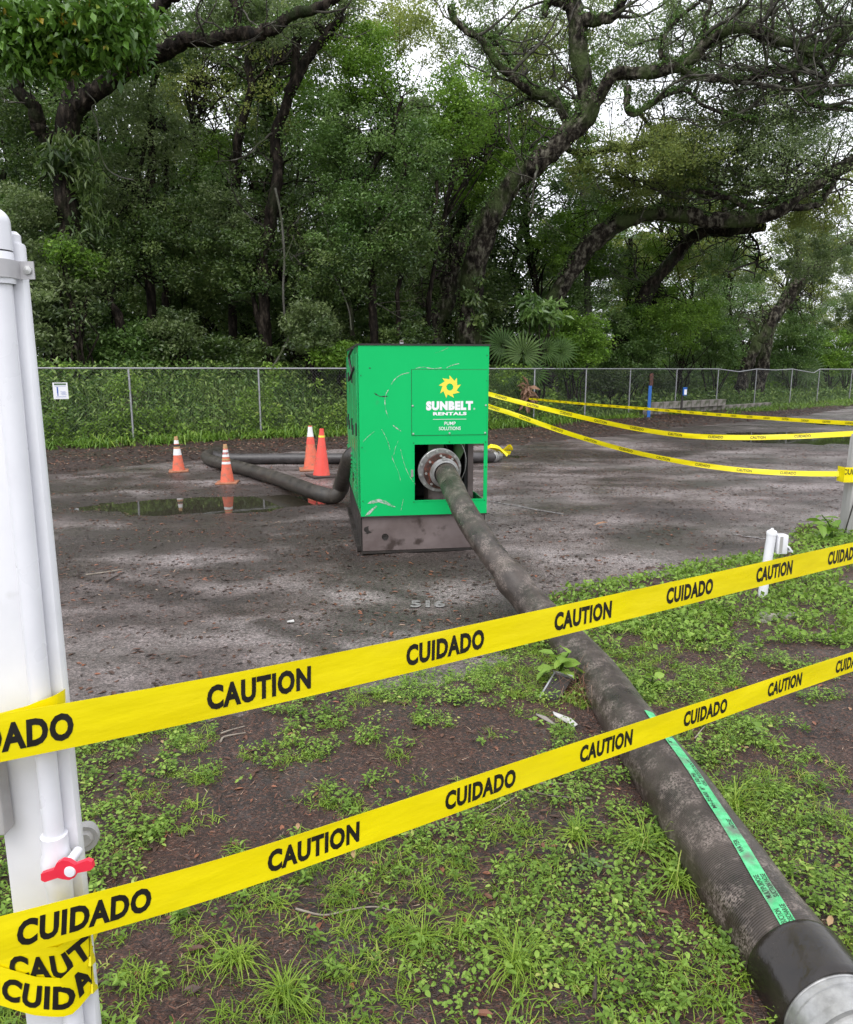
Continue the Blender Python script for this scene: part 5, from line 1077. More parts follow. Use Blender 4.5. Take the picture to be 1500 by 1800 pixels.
# ---- shrubs behind the fence -------------------------------------------------------
def shrub(label, px, py, rx, ry, Y, n, mat, seed, size=.085, dy=1.0, per=110, name='shrub', cr=.36, **kw):
    rng = np.random.default_rng(seed); c = at(px, py, Y); e = empty(name, (c.x, c.y, float(mulch_z(c.x, c.y))), label=label, cat='shrub', group='shrubs behind the fence'); o = np.array(e.location)
    C = mass_centers(px, py, rx, ry, Y, dy, n, rng) - o; C = C[C[:, 2] > .05]; bag = LeafBag(); clusters(bag, C, per, cr, size, rng, **kw); bag.build('foliage', M[mat], e)
    mb = MB()
    for k in range(9): twig(mb, (rng.uniform(-.2, .2), rng.uniform(-.2, .2), -.1), C[rng.integers(len(C))], .03, rng, wig=.1)
    mb.build('stems', M['bark'], e, kind='stuff'); return e
shrub('big grey-green bush at the far left just above the fence', 95, 530, 75, 105, 19.2, 120, 'leaf_grey', 31, .11)
shrub('yellow-green bush top against the left dark trunk', 130, 455, 24, 28, 19.0, 14, 'leaf_bright', 32, .11)
shrub('low leafy shrub right of the grey-green bush above the fence', 220, 610, 90, 45, 20.5, 90, 'leaf_mid', 33, .10)
shrub('shrub with pale leaf tips left of the pale vine', 305, 590, 45, 45, 20.6, 44, 'leaf_grey', 34, .10)
shrub('low dark shrub beneath the twin-topped tree', 410, 625, 80, 30, 21.3, 60, 'leaf_dark', 35, .10)
shrub('whitish-leaved shrub just left of the green box', 555, 580, 50, 55, 21, 70, 'leaf_grey', 36, .10)
shrub('yellowish shrub touching the top left of the green box', 605, 625, 50, 25, 21.2, 40, 'leaf_bright', 37, .10)
shrub('leafy shrub above the green box', 690, 590, 70, 46, 22.5, 90, 'leaf_dark', 38, .10)
shrub('drooping large-leaved shrub over the fan palm', 950, 548, 45, 34, 24.3, 30, 'leaf_mid', 39, .26, per=36, droop=1.0, up=.2, width=.34)
shrub('light green bush behind the fan palm', 1010, 600, 70, 55, 26, 100, 'leaf_bright', 40, .10)
shrub('broad green bush in the middle of the right fence', 1110, 600, 75, 60, 29.8, 120, 'leaf_mid', 41, .10)
shrub('bright feathery bush right of the broad one', 1200, 560, 80, 60, 32.2, 120, 'leaf_bright', 42, .10)
shrub('rounded mid green bush before the stout leaning trunk', 1262, 605, 52, 50, 34.6, 90, 'leaf_mid', 43, .10)
shrub('mid green bush behind the stout leaning trunk', 1400, 605, 56, 50, 39.5, 110, 'leaf_mid', 44, .10)
shrub('bright sunlit shrub near the right edge above the fence', 1460, 620, 60, 42, 43, 90, 'leaf_bright', 45, .11)
shrub('dull green bush filling the right edge', 1500, 560, 60, 50, 44, 80, 'leaf_grey', 46, .11)
shrub('small dark shrub behind the fence left of the blue marker', 1080, 670, 60, 26, 28.6, 50, 'leaf_dark', 47, .09, dy=.6)
shrub('wide dark shrub left of the second oak trunk', 640, 530, 80, 50, 23.5, 80, 'leaf_dark', 48, .10)
shrub('dark thicket behind the thin trees on the left', 330, 530, 110, 60, 24.5, 110, 'leaf_dark', 49, .11)

# ---- fan palms -----------------------------------------------------------------------
def fan(o, tip, r, rng, bag, n=26, spread=2.6, tone=.5):
    """one fan leaf: segments radiating from the hub at o, plane facing the viewer"""
    o = np.array(o); d = np.array(tip); d = d / np.linalg.norm(d); nrm = np.array([rng.uniform(-.3, .3), -1, .45]); nrm -= d * np.dot(nrm, d); nrm /= np.linalg.norm(nrm); s = np.cross(nrm, d); V = []; F = []
    for k in range(n):
        a = (k / (n - 1) - .5) * spread * 2; L = r * (.75 + .25 * math.cos(a * .5)) * rng.uniform(.9, 1.05); u = d * math.cos(a) + s * math.sin(a); w = np.cross(nrm, u)
        p0 = o + u * .05; p1 = o + u * L * .55 + nrm * .05; p2 = o + u * L + nrm * (.02 - .18 * r * rng.random()) - np.array([0, 0, .12 * r * abs(math.sin(a))]); ww = r * .042; i = len(V)
        V += [p0, p1 + w * ww + nrm * .012, p1, p1 - w * ww + nrm * .012, p2]; F += [[i, i + 1, i + 2], [i, i + 2, i + 3], [i + 1, i + 4, i + 2], [i + 2, i + 4, i + 3]]
    bag.add(np.array(V), np.array(F), np.full(len(V), tone) + rng.normal(0, .08, len(V)))
def palm(label, fans, Y, seed, base):
    rng = np.random.default_rng(seed); c = at(base[0], base[1], Y); e = empty('fan_palm', (c.x, c.y, 0), label=label, cat='palm', group='fan palms behind the fence'); o = np.array(e.location)
    for px, py, r, ang, dy in fans:
        hub = np.array(at(px, py, Y + dy)) - o; bag = LeafBag(); fan(hub, (math.sin(R(ang)), 0, math.cos(R(ang))), r, rng, bag, tone=rng.uniform(.3, .8)); bag.build('fan_leaf', M['palm'], e)
        mb = MB(); mb.tube(spline([(0, 0, .0), (hub[0] * .4, hub[1] * .4, hub[2] * .6), hub], 5), .015, 6); mb.build('leaf_stalk', M['palm'], e)
    return e
palm('large fan palm rising just right of the green box behind the fence', [(920, 622, .85, 5, 0), (884, 607, .8, -45, .3), (958, 616, .6, 50, .3), (985, 618, .7, 80, .6), (935, 655, .7, 120, -.1), (890, 660, .6, -130, .1)], 23.6, 51, (925, 700))
palm('fan palm behind the right fence beside the stout trunk', [(1385, 640, 1.4, 20, 0), (1350, 645, 1.2, -60, .4), (1420, 650, 1.2, 70, .2)], 39.5, 52, (1385, 700))
palm('fan palm at the right edge behind the fence', [(1440, 625, 1.3, -20, 0), (1475, 630, 1.4, 40, .3)], 43.5, 53, (1455, 700))
# dead palm boot by the fence
e = fence_pt(925, 700, -.2); mb = LeafBag(); rng = np.random.default_rng(5)
n = 90; C = np.array(e) + np.c_[rng.uniform(-.1, .16, n), rng.uniform(-.12, .12, n), rng.uniform(-.1, .42, n)]; mb.add(*leaves(C, .30, up=.1, width=.35, droop=.9, rng=rng))
mb.build('dead_frond', M['brown_palm'], label='dead tan palm frond bunch hanging at the fence right of the green box', cat='frond')

# ---- distant wood: copies of three trees and two shrubs ------------------------------------
def far_proto(seed, Hh, cr, mat, nclu, lo):
    rng = np.random.default_rng(seed); e = empty('wood_tree', (0, 0, 0)); mb = MB(); x = np.cumsum(rng.normal(0, .35, 9)); y = np.cumsum(rng.normal(0, .3, 9)); P = np.c_[x - x[0], y - y[0], np.linspace(-.2, Hh * .9, 9)]
    S = spline(P, 4); mb.tube(S, np.linspace(.2, .05, len(S)), 8, rnd=.1)
    C = []; 
    for k in range(nclu):
        z = Hh * (lo + (1 - lo) * rng.random()); f = (z / Hh - lo) / (1 - lo); R_ = cr * (math.sin(math.pi * min(.97, .15 + .8 * f))) * math.sqrt(rng.random()); a = rng.uniform(0, 2 * math.pi)
        b = S[min(len(S) - 1, int(z / Hh * len(S)))]; C.append((b[0] + R_ * math.cos(a), b[1] + R_ * math.sin(a), z))
    C = np.array(C)
    for c in C[::3]: j = S[max(0, min(len(S) - 1, int((c[2] / Hh - .12) * len(S))))]; twig(mb, j, c, .05, rng)
    mb.build('trunk', M['bark'], e, True); bag = LeafBag(); clusters(bag, C, 95, .62, .15, rng); bag.build('crown', M[mat], e); return e
def copy_tree(o, parent=None):
    c = o.copy(); COL.objects.link(c); c.parent = parent
    for ch in list(o.children):
        copy_tree(ch, c)
    return c
protos = [far_proto(61, 15, 3.2, 'leaf_dark', 230, .16), far_proto(62, 17, 3.4, 'leaf_mid', 230, .2), far_proto(63, 14, 3.0, 'leaf_grey', 200, .1), far_proto(64, 16, 3.2, 'leaf_olive', 170, .3)]
klab = ['dense dark tree standing deep in the wood behind the fence', 'mid green tree standing deep in the wood behind the fence', 'grey-green tree standing deep in the wood behind the fence', 'thin olive-leaved tree standing deep in the wood behind the fence']
rng = np.random.default_rng(77); used = [False] * 4
spots = []
for row, (Y0, stepx) in enumerate(((27, 3.4), (31, 3.6), (36, 4.0), (42, 4.6), (49, 5.2), (57, 6), (67, 7), (80, 8))):
    x = -.66 * Y0 - 6
    while x < .66 * Y0 + 6:
        spots.append((x + rng.uniform(-1.2, 1.2), Y0 + rng.uniform(-1.8, 1.8), row)); x += stepx
for x, y, row in spots:
    px = 750 + 1300 * x / y
    if y < fen_y(x) + 4.5: continue
    # the sky gaps of the photograph: few tall trees there
    right = px > 830
    h = rng.uniform(.75, 1.15)
    if 330 < px < 480: h = rng.uniform(.5, .72) * (1 + row * .03)
    elif right: h = rng.uniform(.62, .92) if row < 6 else rng.uniform(.8, 1.1)
    elif px < 330: h = rng.uniform(.85, 1.2)
    if 330 < px < 480 and rng.random() < .3: continue
    k = int(rng.choice([0, 1, 2, 3], p=[.1, .25, .35, .3] if right else [.45, .3, .2, .05]))
    o = copy_tree(protos[k]) if used[k] else protos[k]; used[k] = True
    o.location = (x, y, -.1); o.rotation_euler = (0, 0, rng.uniform(0, 6.28)); s = h; o.scale = (s * rng.uniform(.9, 1.25), s * rng.uniform(.9, 1.25), s)
    tag(o, klab[k], 'tree', 'trees deep in the wood')
def shrub_proto(seed, mat):
    rng = np.random.default_rng(seed); e = empty('undergrowth_shrub'); C = rng.normal(size=(75, 3)); C /= np.linalg.norm(C, axis=1)[:, None]; C *= (rng.random(75) ** .5)[:, None] * [1.7, 1.3, 1.4]; C[:, 2] = np.abs(C[:, 2] + .7)
    bag = LeafBag(); clusters(bag, C, 100, .45, .12, rng); bag.build('foliage', M[mat], e); mb = MB()
    for k in range(8): twig(mb, (0, 0, -.1), C[k], .03, rng)
    mb.build('stems', M['bark'], e, kind='stuff'); return e
sp = [shrub_proto(71, 'leaf_dark'), shrub_proto(72, 'leaf_mid'), shrub_proto(73, 'leaf_bright')]; slab = ['dark low shrub of the undergrowth beneath the trees', 'mid green low shrub of the undergrowth beneath the trees', 'bright low shrub of the undergrowth beneath the trees']; used = [False] * 3
for row in range(8):
    x = -17 + row * -2.5
    while x < 26 + row * 4:
        y = float(fen_y(x)) + 5 + row * 4.5 + rng.uniform(-1, 1); px = 750 + 1300 * x / y
        k = int(rng.choice([0, 1, 2], p=[.2, .45, .35] if px > 850 else [.75, .22, .03])); o = copy_tree(sp[k]) if used[k] else sp[k]; used[k] = True
        s = rng.uniform(.7, 1.25) * (1 + .12 * row); o.location = (x, y, -.1); o.scale = (s * 1.2, s, s * rng.uniform(.8, 1.2)); o.rotation_euler = (0, 0, rng.uniform(0, 6.28)); tag(o, slab[k], 'shrub', 'undergrowth shrubs in the wood'); x += rng.uniform(2.4, 3.4) * (1 + .1 * row)

# ================================================================== GRASSES
def blades(C, L, w, rng, lean=.5, tone=None, dirs=None, seg=3, curve=.6):
    """bent tapering blades. C Nx3 roots"""
    n = len(C); L = np.broadcast_to(L, (n,)) * rng.uniform(.6, 1.3, n); a = rng.uniform(0, 2 * np.pi, n) if dirs is None else dirs; h = np.c_[np.cos(a), np.sin(a), np.zeros(n)]; s = np.c_[-np.sin(a), np.cos(a), np.zeros(n)]
    ln = rng.uniform(.1, 1, n) * lean; V = []; wv = np.broadcast_to(w, (n,))
    for k in range(seg):
        t = k / seg; th = ln + curve * t * rng.uniform(.6, 1.4, n); p = C + (h * (np.sin(th) * t * L)[:, None]) + np.c_[np.zeros(n), np.zeros(n), np.cos(th) * t * L]
        ww = (wv * (1 - t * .55) / 2)[:, None]; V += [p - s * ww, p + s * ww]
    th = ln + curve * rng.uniform(.8, 1.5, n); V.append(C + h * (np.sin(th) * L)[:, None] + np.c_[np.zeros(n), np.zeros(n), np.cos(th) * L])
    m = len(V); V = np.stack(V, 1).reshape(-1, 3); b = np.arange(n)[:, None] * m; F = []
    for k in range(seg - 1): F += [b + [2 * k, 2 * k + 1, 2 * k + 3], b + [2 * k, 2 * k + 3, 2 * k + 2]]
    F.append(b + [2 * seg - 2, 2 * seg - 1, 2 * seg]); t = np.repeat(rng.random(n) if tone is None else np.clip(tone, 0, 1), m)
    return V, np.concatenate(F), t
rng = np.random.default_rng(91)
# bank behind the fence and at its foot
n = 72000; x = rng.uniform(-12, 5.5, n); b = rng.uniform(0, 1, n) ** .8 * 3.4 + .06; y = fen_y(x) + b; k = fbm(x, y, 1.2) > .3 ; x, y, b = x[k], y[k], b[k]
bag = LeafBag(); bag.add(*blades(np.c_[x, y, mulch_z(x, y)], .5, .017, rng, lean=1.1, curve=1.4, tone=-.1 + 1.2 * fbm(x + 50, y, 1.1) + rng.normal(0, .22, len(x)), seg=2))
n = 22000; x = rng.uniform(-12, 5, n); y = fen_y(x) + rng.uniform(.1, 3, n); bag.add(*leaves(np.c_[x, y, mulch_z(x, y) + rng.uniform(.1, .6, n)], .12, rng=rng, width=.4))
bag.build('bank_grass', M['bank_grass'], kind='stuff', label='tangled long green grass and ferns covering the bank behind the left fence', cat='grass')
n = 26000; x = rng.uniform(4.5, 27, n); y = fen_y(x) + rng.uniform(.1, 6, n); k = fbm(x, y, .9) > .38; x, y = x[k], y[k]
bag = LeafBag(); bag.add(*blades(np.c_[x, y, mulch_z(x, y)], .55, .035, rng, lean=1.0, curve=1.2, tone=.2 + .7 * fbm(x + 50, y, .8) + rng.normal(0, .18, len(x)), seg=2))
n = 10000; x = rng.uniform(4.5, 27, n); y = fen_y(x) + rng.uniform(.2, 5, n); bag.add(*leaves(np.c_[x, y, mulch_z(x, y) + rng.uniform(.1, .6, n)], .17, rng=rng, width=.45))
bag.build('undergrowth', M['bank_grass'], kind='stuff', label='loose green undergrowth behind the right part of the fence', cat='undergrowth')
# vines climbing through the mesh
n = 30000; x = rng.uniform(-12, 4.2, n); z = rng.uniform(.1, 1.85, n); f = fbm(x * 1.1, z * .8 + 7, 1.3, 4) + .12 * (z < .8) - .05 * z; k = f > .50; x, z = x[k], z[k]
bag = LeafBag(); bag.add(*leaves(np.c_[x, fen_y(x) + np.abs(rng.normal(.03, .07, len(x))) + .01, z], .085, rng=rng, width=.55, tone=.2 + .9 * fbm(x, z, 1.5) - .1 + rng.normal(0, .15, len(x))))
bag.build('climbing_vines', M['weed'], kind='stuff', label='leafy vines climbing the chain link mesh left of the green box', cat='vines')
# bright strap-leaved clumps at the fence foot
bag = LeafBag()
for k in range(330):
    x = rng.uniform(-10, 5.0); y = float(fen_y(x)) - rng.uniform(-.1, .5 + 1.5 * float(fbm(x, 3.0, .9, 2))); m = rng.integers(9, 18); c = np.tile((x, y, float(mulch_z(x, y))), (m, 1)) + rng.normal(0, .05, (m, 3)) * [1, 1, 0]
    bag.add(*blades(c, rng.uniform(.28, .55), .032, rng, lean=.8, curve=1.3, tone=rng.normal(.5, .25) + rng.normal(0, .12, m), seg=4))
bag.build('strap_leaf_clumps', M['lily'], kind='stuff', label='bright yellow-green strap-leaved clumps along the foot of the left fence', cat='plants')
bag = LeafBag()
for k in range(420):
    x = rng.uniform(6, 27); y = float(fen_y(x)) - rng.uniform(.0, 2.6) * (.5 if x < 11 else 1); 
    if fbm(x, y, .6) < .45: continue
    m = rng.integers(14, 26); c = np.tile((x, y, float(mulch_z(x, y))), (m, 1)) + rng.normal(0, .2, (m, 3)) * [1, 1, 0]; bag.add(*blades(c, .28, .03, rng, lean=1.0, curve=1.0, tone=rng.normal(.55, .2) + rng.normal(0, .12, m), seg=2))
bag.build('verge_grass', M['lily'], kind='stuff', label='bright low grass along the foot of the right fence', cat='grass')

# ---- foreground weeds -----------------------------------------------------------------
def density(x, y):
    d = fbm(x, y, 2.3, 4) * .42 + fbm(x + 70, y + 20, 6.5, 3) * .58
    d = d - .10 * np.exp(-(((x + .75) * .9 + (y - 3.1) * .35) ** 2) / .08) * (y > 2.2)          # wheel rut
    d = d - .16 * np.exp(-(((x - .45) / .45) ** 2 + ((y - 3.35) / .35) ** 2))                # bare mulch by the tilted block
    d = d - .12 * np.exp(-(((x - 1.9) / .5) ** 2 + ((y - 2.9) / .9) ** 2)) - .10 * np.exp(-(((x - 3.0) / .9) ** 2 + ((y - 4.4) / .4) ** 2))
    d = d - .05 * np.exp(-(((x + .75) / .3) ** 2 + ((y - 2.6) / .5) ** 2)) + .07 * np.exp(-(((x - 1.5) / .9) ** 2 + ((y - 5.4) / .5) ** 2)) + .035 * (y < 2.3)
    d = d - .25 * sstep((y - edge_y(x) + .12) / .3)
    d = d + (fbm(x + 3, y + 8, 14, 2) - .5) * .16 - .25 * sstep((y - edge_y(x) + .02) / .25)
    return d
_xx = rng.uniform(-1.2, 2.5, 20000); _yy = rng.uniform(1.2, 4, 20000); _q = np.quantile(density(_xx, _yy), [.3, .4, .5, .55, .6, .7]); print('quantiles', _q)
def scatter(n, x0, x1, y0, y1, th, pw=1.0):
    # more samples close by, where they are seen large
    x = rng.uniform(x0, x1, n); y = y0 + (y1 - y0) * rng.random(n) ** pw; d = density(x, y) + rng.normal(0, .035, n); k = d > th; return x[k], y[k], d[k]
hx = lambda y: np.interp(y, [1.3, 1.7, 2.2, 3.1, 3.7, 4.2, 4.9], [1.07, 1.02, .99, .95, .93, .83, .72])
def offhose(x, y): return np.abs(x - hx(y)) > .085
bag = LeafBag()
x, y, d = scatter(12000, -1.9, 3.2, .9, 4.8, _q[2], 1.0); k = offhose(x, y); x, y, d = x[k], y[k], d[k]; bx2 = fbm(x + 5, y + 90, 1.4) ; g = (bx2 > .50) | (rng.random(len(x)) < .12)
for X_, Y_ in zip(x[g], y[g]):
    m = rng.integers(7, 20); Lb = .022 + .06 * rng.random() ** 1.6; c = np.tile((X_, Y_, float(soil_z(X_, Y_))), (m, 1)) + rng.normal(0, .014, (m, 3)) * [1, 1, 0]
    bag.add(*blades(c, Lb, rng.uniform(.0022, .0042), rng, lean=1.2, curve=1.0, tone=rng.normal(.5, .17) + rng.normal(0, .14, m), seg=3))
bag.build('grass_tufts', M['grass'], kind='stuff', label='fine bright grass tufts growing in the muddy foreground', cat='grass')
print('grass', bag.n)
def broad(C, L, width, rng, tone, dirs, up=.9):
    """six-cornered leaves with a midrib, for plants seen close"""
    n = len(C); nrm = rng.normal(0, .35, (n, 3)); nrm[:, 2] = np.abs(nrm[:, 2]) + up; nrm /= np.linalg.norm(nrm, axis=1)[:, None]; d = dirs - nrm * (dirs * nrm).sum(1)[:, None]; d /= np.linalg.norm(d, axis=1)[:, None]; s = np.cross(nrm, d); L = L[:, None]
    V = [C, C + d * L * .33 + s * L * width * .46 + nrm * L * .06, C + d * L * .72 + s * L * width * .36 + nrm * L * .04, C + d * L - nrm * L * .08, C + d * L * .72 - s * L * width * .36 + nrm * L * .04, C + d * L * .33 - s * L * width * .46 + nrm * L * .06, C + d * L * .5]
    V = np.stack(V, 1).reshape(-1, 3); b = np.arange(n)[:, None] * 7; F = np.concatenate([b + [0, 1, 6], b + [1, 2, 6], b + [2, 3, 6], b + [3, 4, 6], b + [4, 5, 6], b + [5, 0, 6]]); return V, F, np.repeat(np.clip(tone, 0, 1), 7)
bag = LeafBag(); x, y, d = scatter(40000, -1.9, 3.4, .85, 5.0, _q[1] + .012, 1.0); k = offhose(x, y) & (fbm(x + 5, y + 90, 1.4) < .58); x, y = x[k], y[k]; m = rng.integers(4, 9, len(x)); X_ = np.repeat(x, m); Y_ = np.repeat(y, m); tn = np.repeat(rng.normal(.5, .2, len(x)), m) + rng.normal(0, .1, len(X_)); sz = np.repeat(.007 + .018 * rng.random(len(x)) ** 2.2, m) * rng.uniform(.7, 1.2, len(X_)); wd = .62
a = rng.uniform(0, 2 * np.pi, len(X_)); rr_ = rng.uniform(.2, 1.6, len(X_)) * sz; dx, dy_ = np.cos(a), np.sin(a)
C = np.c_[X_ + dx * rr_, Y_ + dy_ * rr_, soil_z(X_, Y_) + rng.uniform(.006, .045, len(X_))]
bag.add(*broad(C, sz, wd, rng, tn, np.c_[dx, dy_, rng.uniform(-.2, .5, len(X_))])); bag.build('ground_weeds', M['weed'], kind='stuff', label='small broad-leaved weeds and clover spreading over the muddy foreground', cat='weeds'); print('weeds', bag.n)
# pointed-leaf weeds on stems
bag = LeafBag(); x, y, d = scatter(3200, -1.8, 3.2, .9, 4.4, _q[2]); k = offhose(x, y); 
for X_, Y_ in zip(x[k], y[k]):
    z = float(soil_z(X_, Y_)); H_ = rng.uniform(.03, .085); lx, ly = rng.normal(0, .35, 2); m = rng.integers(6, 13); t = np.linspace(.25, 1, m); P = np.c_[X_ + lx * t * H_, Y_ + ly * t * H_, z + t * H_]; a = np.arange(m) * 2.4 + rng.uniform(0, 6)
    bag.add(*broad(P, np.full(m, rng.uniform(.018, .034)) * (1.1 - .4 * t), .40, rng, rng.normal(.45, .18) + rng.normal(0, .08, m), np.c_[np.cos(a), np.sin(a), np.full(m, .35)], up=.6))
bag.build('stalked_weeds', M['weed'], kind='stuff', label='little stalked weeds with pointed leaves among the grass', cat='weeds'); print('stalk', bag.n)
# farther verge, coarser
bag = LeafBag(); x, y, d = scatter(60000, .2, 6.5, 4.2, 9.5, _q[1], 1.0); x0_ = x; k = offhose(x, y) | (y > 5); x, y = x[k], y[k]; bag.add(*leaves(np.c_[x, y, soil_z(x, y) + rng.uniform(.01, .06, len(x))], .035, rng=rng, width=.6, tone=rng.normal(.5, .15, len(x)) + .5 * (fbm(x, y, 2) - .5)))
k = fbm(x + 5, y + 90, 1.4) > .42; bag.add(*blades(np.c_[x[k], y[k], soil_z(x[k], y[k])], .085, .006, rng, lean=1.1, curve=1.0, seg=2))
bag.build('verge_weeds', M['weed'], kind='stuff', label='grass and weeds along the edge of the asphalt beyond the tape', cat='weeds')

# leafy plants one can tell apart
def leafy(label, px, py, pts, size, seed, mat='weed', stem=.004, z=.04, name='weed_plant', w=.5):
    """pts: (px, py) leaf hubs above the root"""
    rng = np.random.default_rng(seed); g = G(px, py, z); e = empty(name, (g.x, g.y, z), label=label, cat='plant', group=None); o = Vector((g.x, g.y, z)); mb = MB(); lm = 0
    for i, (a, b, k) in enumerate(pts):
        t = at(a, b, g.y + rng.uniform(-.05, .05)) - o; mb.tube(spline([(0, 0, -.02), (t.x * .3, t.y * .3, t.z * .6), t], 5), stem, 6)
        bag = LeafBag(); ang = rng.uniform(0, 6.28, k) if k > 1 else np.array([rng.uniform(0, 6.28)]); ang = np.arange(k) * 2.4 + ang[0]
        bag.add(*broad(np.tile(t, (k, 1)) - np.c_[np.zeros(k), np.zeros(k), np.linspace(0, .3, k) * t.z], size * rng.uniform(.75, 1.2, k), w, rng, rng.uniform(.4, .8, k), np.c_[np.cos(ang), np.sin(ang) - .3, rng.uniform(-.3, .25, k)], up=.75))
        bag.build('leaf', M[mat], e)
    mb.build('stem', M[mat], e, True); return e
leafy('broad-leaved green plant growing behind the tilted block beside the hose', 985, 1205, [(975, 1150, 3), (1000, 1148, 3), (985, 1165, 3), (1000, 1175, 2), (968, 1172, 3), (990, 1158, 3)], .115, 101, w=.55)
leafy('leafy plant at the foot of the grey right-hand post', 1462, 955, [(1445, 905, 4), (1455, 915, 4), (1465, 925, 5), (1450, 932, 5), (1470, 938, 5), (1440, 945, 4), (1460, 948, 5)], .14, 102, mat='leaf_bright', stem=.005)
leafy('green weed clump beside the hose right of the upper tape', 1145, 1210, [(1130, 1190, 4), (1150, 1186, 4), (1165, 1198, 4), (1140, 1200, 4)], .07, 103, w=.65)
leafy('pale weed right of the hose below the far lawn edge', 1270, 1080, [(1256, 1060, 3), (1275, 1050, 3), (1290, 1075, 3), (1262, 1085, 2)], .10, 104)
leafy('single round-leaved weed left of centre under the upper tape', 412, 1392, [(412, 1388, 1), (406, 1400, 2)], .045, 105, stem=.0015, w=.95)
leafy('round-leaved weed right of the hose under the lower tape', 1305, 1305, [(1308, 1300, 2), (1330, 1268, 2)], .05, 106, stem=.0015, w=.9)
leafy('pale two-leaved weed at the bottom edge left of the hose', 1250, 1785, [(1240, 1785, 2), (1258, 1775, 2)], .038, 107, stem=.0015, w=.8)
leafy('weed standing left of the tilted block', 940, 1278, [(934, 1262, 4), (950, 1268, 3)], .04, 108, stem=.002, w=.7)
leafy('dark green spreading weed near the middle bottom', 1040, 1540, [(1015, 1520, 4), (1035, 1510, 5), (1060, 1520, 4), (1075, 1535, 4), (1030, 1540, 4), (1050, 1550, 4)], .04, 109, mat='leaf_mid', stem=.0015, w=.5)
leafy('round-leaved weed in the centre of the near ground', 880, 1515, [(880, 1508, 2), (876, 1522, 2)], .036, 110, stem=.0015, w=.9)
def tuft(label, px, py, L, n, seed, w=.004):
    rng = np.random.default_rng(seed); g = G(px, py, .05); e = empty('grass_clump', (g.x, g.y, float(soil_z(g.x, g.y))), label=label, cat='grass clump'); bag = LeafBag(); c = rng.normal(0, .012, (n, 3)) * [1, 1, 0]
    bag.add(*blades(c, L, w, rng, lean=1.15, curve=.9, tone=rng.normal(.6, .12, n), seg=4)); bag.build('blades', M['grass'], e)
tuft('spiky pale grass tuft on bare soil left of the hose', 1012, 1475, .13, 60, 201)
tuft('long grass tuft against the left flank of the hose', 1130, 1490, .17, 70, 202)
tuft('rank grass tuft beside the hose below the last one', 1190, 1560, .15, 60, 203)
tuft('dense fine grass tuft at the middle bottom', 910, 1700, .14, 130, 204, .003)
tuft('bushy grass tuft at the right of the hose', 1290, 1420, .15, 90, 205)
tuft('grass tuft with browning tips at lower left centre', 420, 1700, .10, 80, 206)
tuft('radiating grass tuft left of the middle bottom', 745, 1655, .13, 70, 207, .003)
tuft('thick grass tuft at the lower left', 500, 1760, .12, 90, 208)

# ---- litter ------------------------------------------------------------------------------
n = 60000; x = rng.uniform(-2.2, 4.6, n); y = .8 + 6.2 * rng.random(n) ** 1.3; k = (y < edge_y(x) + .15) & ((fbm(x + 3, y + 3, 2.0) > .42) | (rng.random(n) < .35)); x, y = x[k], y[k]; m = len(x)
bag = LeafBag(); nb = m; a = rng.uniform(0, 6.28, nb); C = np.c_[x, y, soil_z(x, y) + .003]; bag.add(*blades(C, rng.uniform(.01, .04, nb), .0034, rng, lean=0, curve=.05, seg=2, tone=rng.random(nb) ** 1.4))
V = bag.V[0].reshape(m, 5, 3); root = V[:, :1]; dlt = V - root; c_, s_ = np.cos(1.45), np.sin(1.45); hd = np.c_[np.cos(a), np.sin(a), 0 * a][:, None]; dz = dlt[..., 2:3].copy(); dlt[..., 2:3] *= .1; V = root + dlt + hd * dz * .95; bag.V[0] = V.reshape(-1, 3)
bag.build('mulch_bits', M['mulch_bits'], kind='stuff', label='brown bark bits and needles strewn over the foreground soil', cat='litter')
def flat_leaves(name, x, y, zf, size, mat, label, tone, width=.45, zo=.005):
    n = len(x); a = rng.uniform(0, 6.28, n); bag = LeafBag(); C = np.c_[x, y, zf(x, y) + zo]; bag.add(*broad(C, size, width, rng, tone, np.c_[np.cos(a), np.sin(a), rng.uniform(-.05, .12, n)], up=2.2)); return bag.build(name, M[mat], kind='stuff', label=label, cat='leaf litter')
n = 3800; x = rng.uniform(-2, 4.2, n); y = .9 + 6 * rng.random(n) ** 1.2; k = y < edge_y(x); x, y = x[k], y[k]; flat_leaves('leaf_litter', x, y, soil_z, rng.uniform(.014, .042, len(x)), 'litter', 'small fallen brown and red leaves on the foreground soil', rng.uniform(.3, 1, len(x)))
n = 26000; x = rng.uniform(-6, 9, n); y = 2.6 + 15 * rng.random(n) ** 1.3; k = (y > edge_y(x) - .1) & (y < med_y(x) + .3) & ((fbm(x * .7 + 2, y * 1.3, 1.1) > .50) | (rng.random(n) < .22)); x, y = x[k], y[k]
flat_leaves('asphalt_litter', x, y, asphalt_z, rng.uniform(.022, .06, len(x)), 'litter', 'scattered wet brown leaves on the asphalt lot', rng.random(len(x)) ** 1.1 * .95, zo=.004)
n = 26000; x = rng.uniform(-6, 9, n); y = 2.8 + 14 * rng.random(n) ** 1.3; k = (y > edge_y(x) - .1) & (y < med_y(x)) & (fbm(x * .6 + 8, y * 1.6, 1.2) > .47); x, y = x[k], y[k]
flat_leaves('asphalt_debris', x, y, asphalt_z, rng.uniform(.015, .06, len(x)), 'mulch_bits', 'dark bark and twig debris washed in streaks over the lot', rng.random(len(x)) ** 1.5, width=.16, zo=.003)
n = 22000; x = rng.uniform(-10, 22, n); y = med_y(x) + rng.random(n) * (fen_y(x) - med_y(x) + .3); flat_leaves('mulch_litter', x, y, mulch_z, rng.uniform(.03, .09, n), 'mulch_bits', 'dark brown leaf mulch along the fence foot', rng.random(n) ** 1.3 * .98, width=.4, zo=.01)

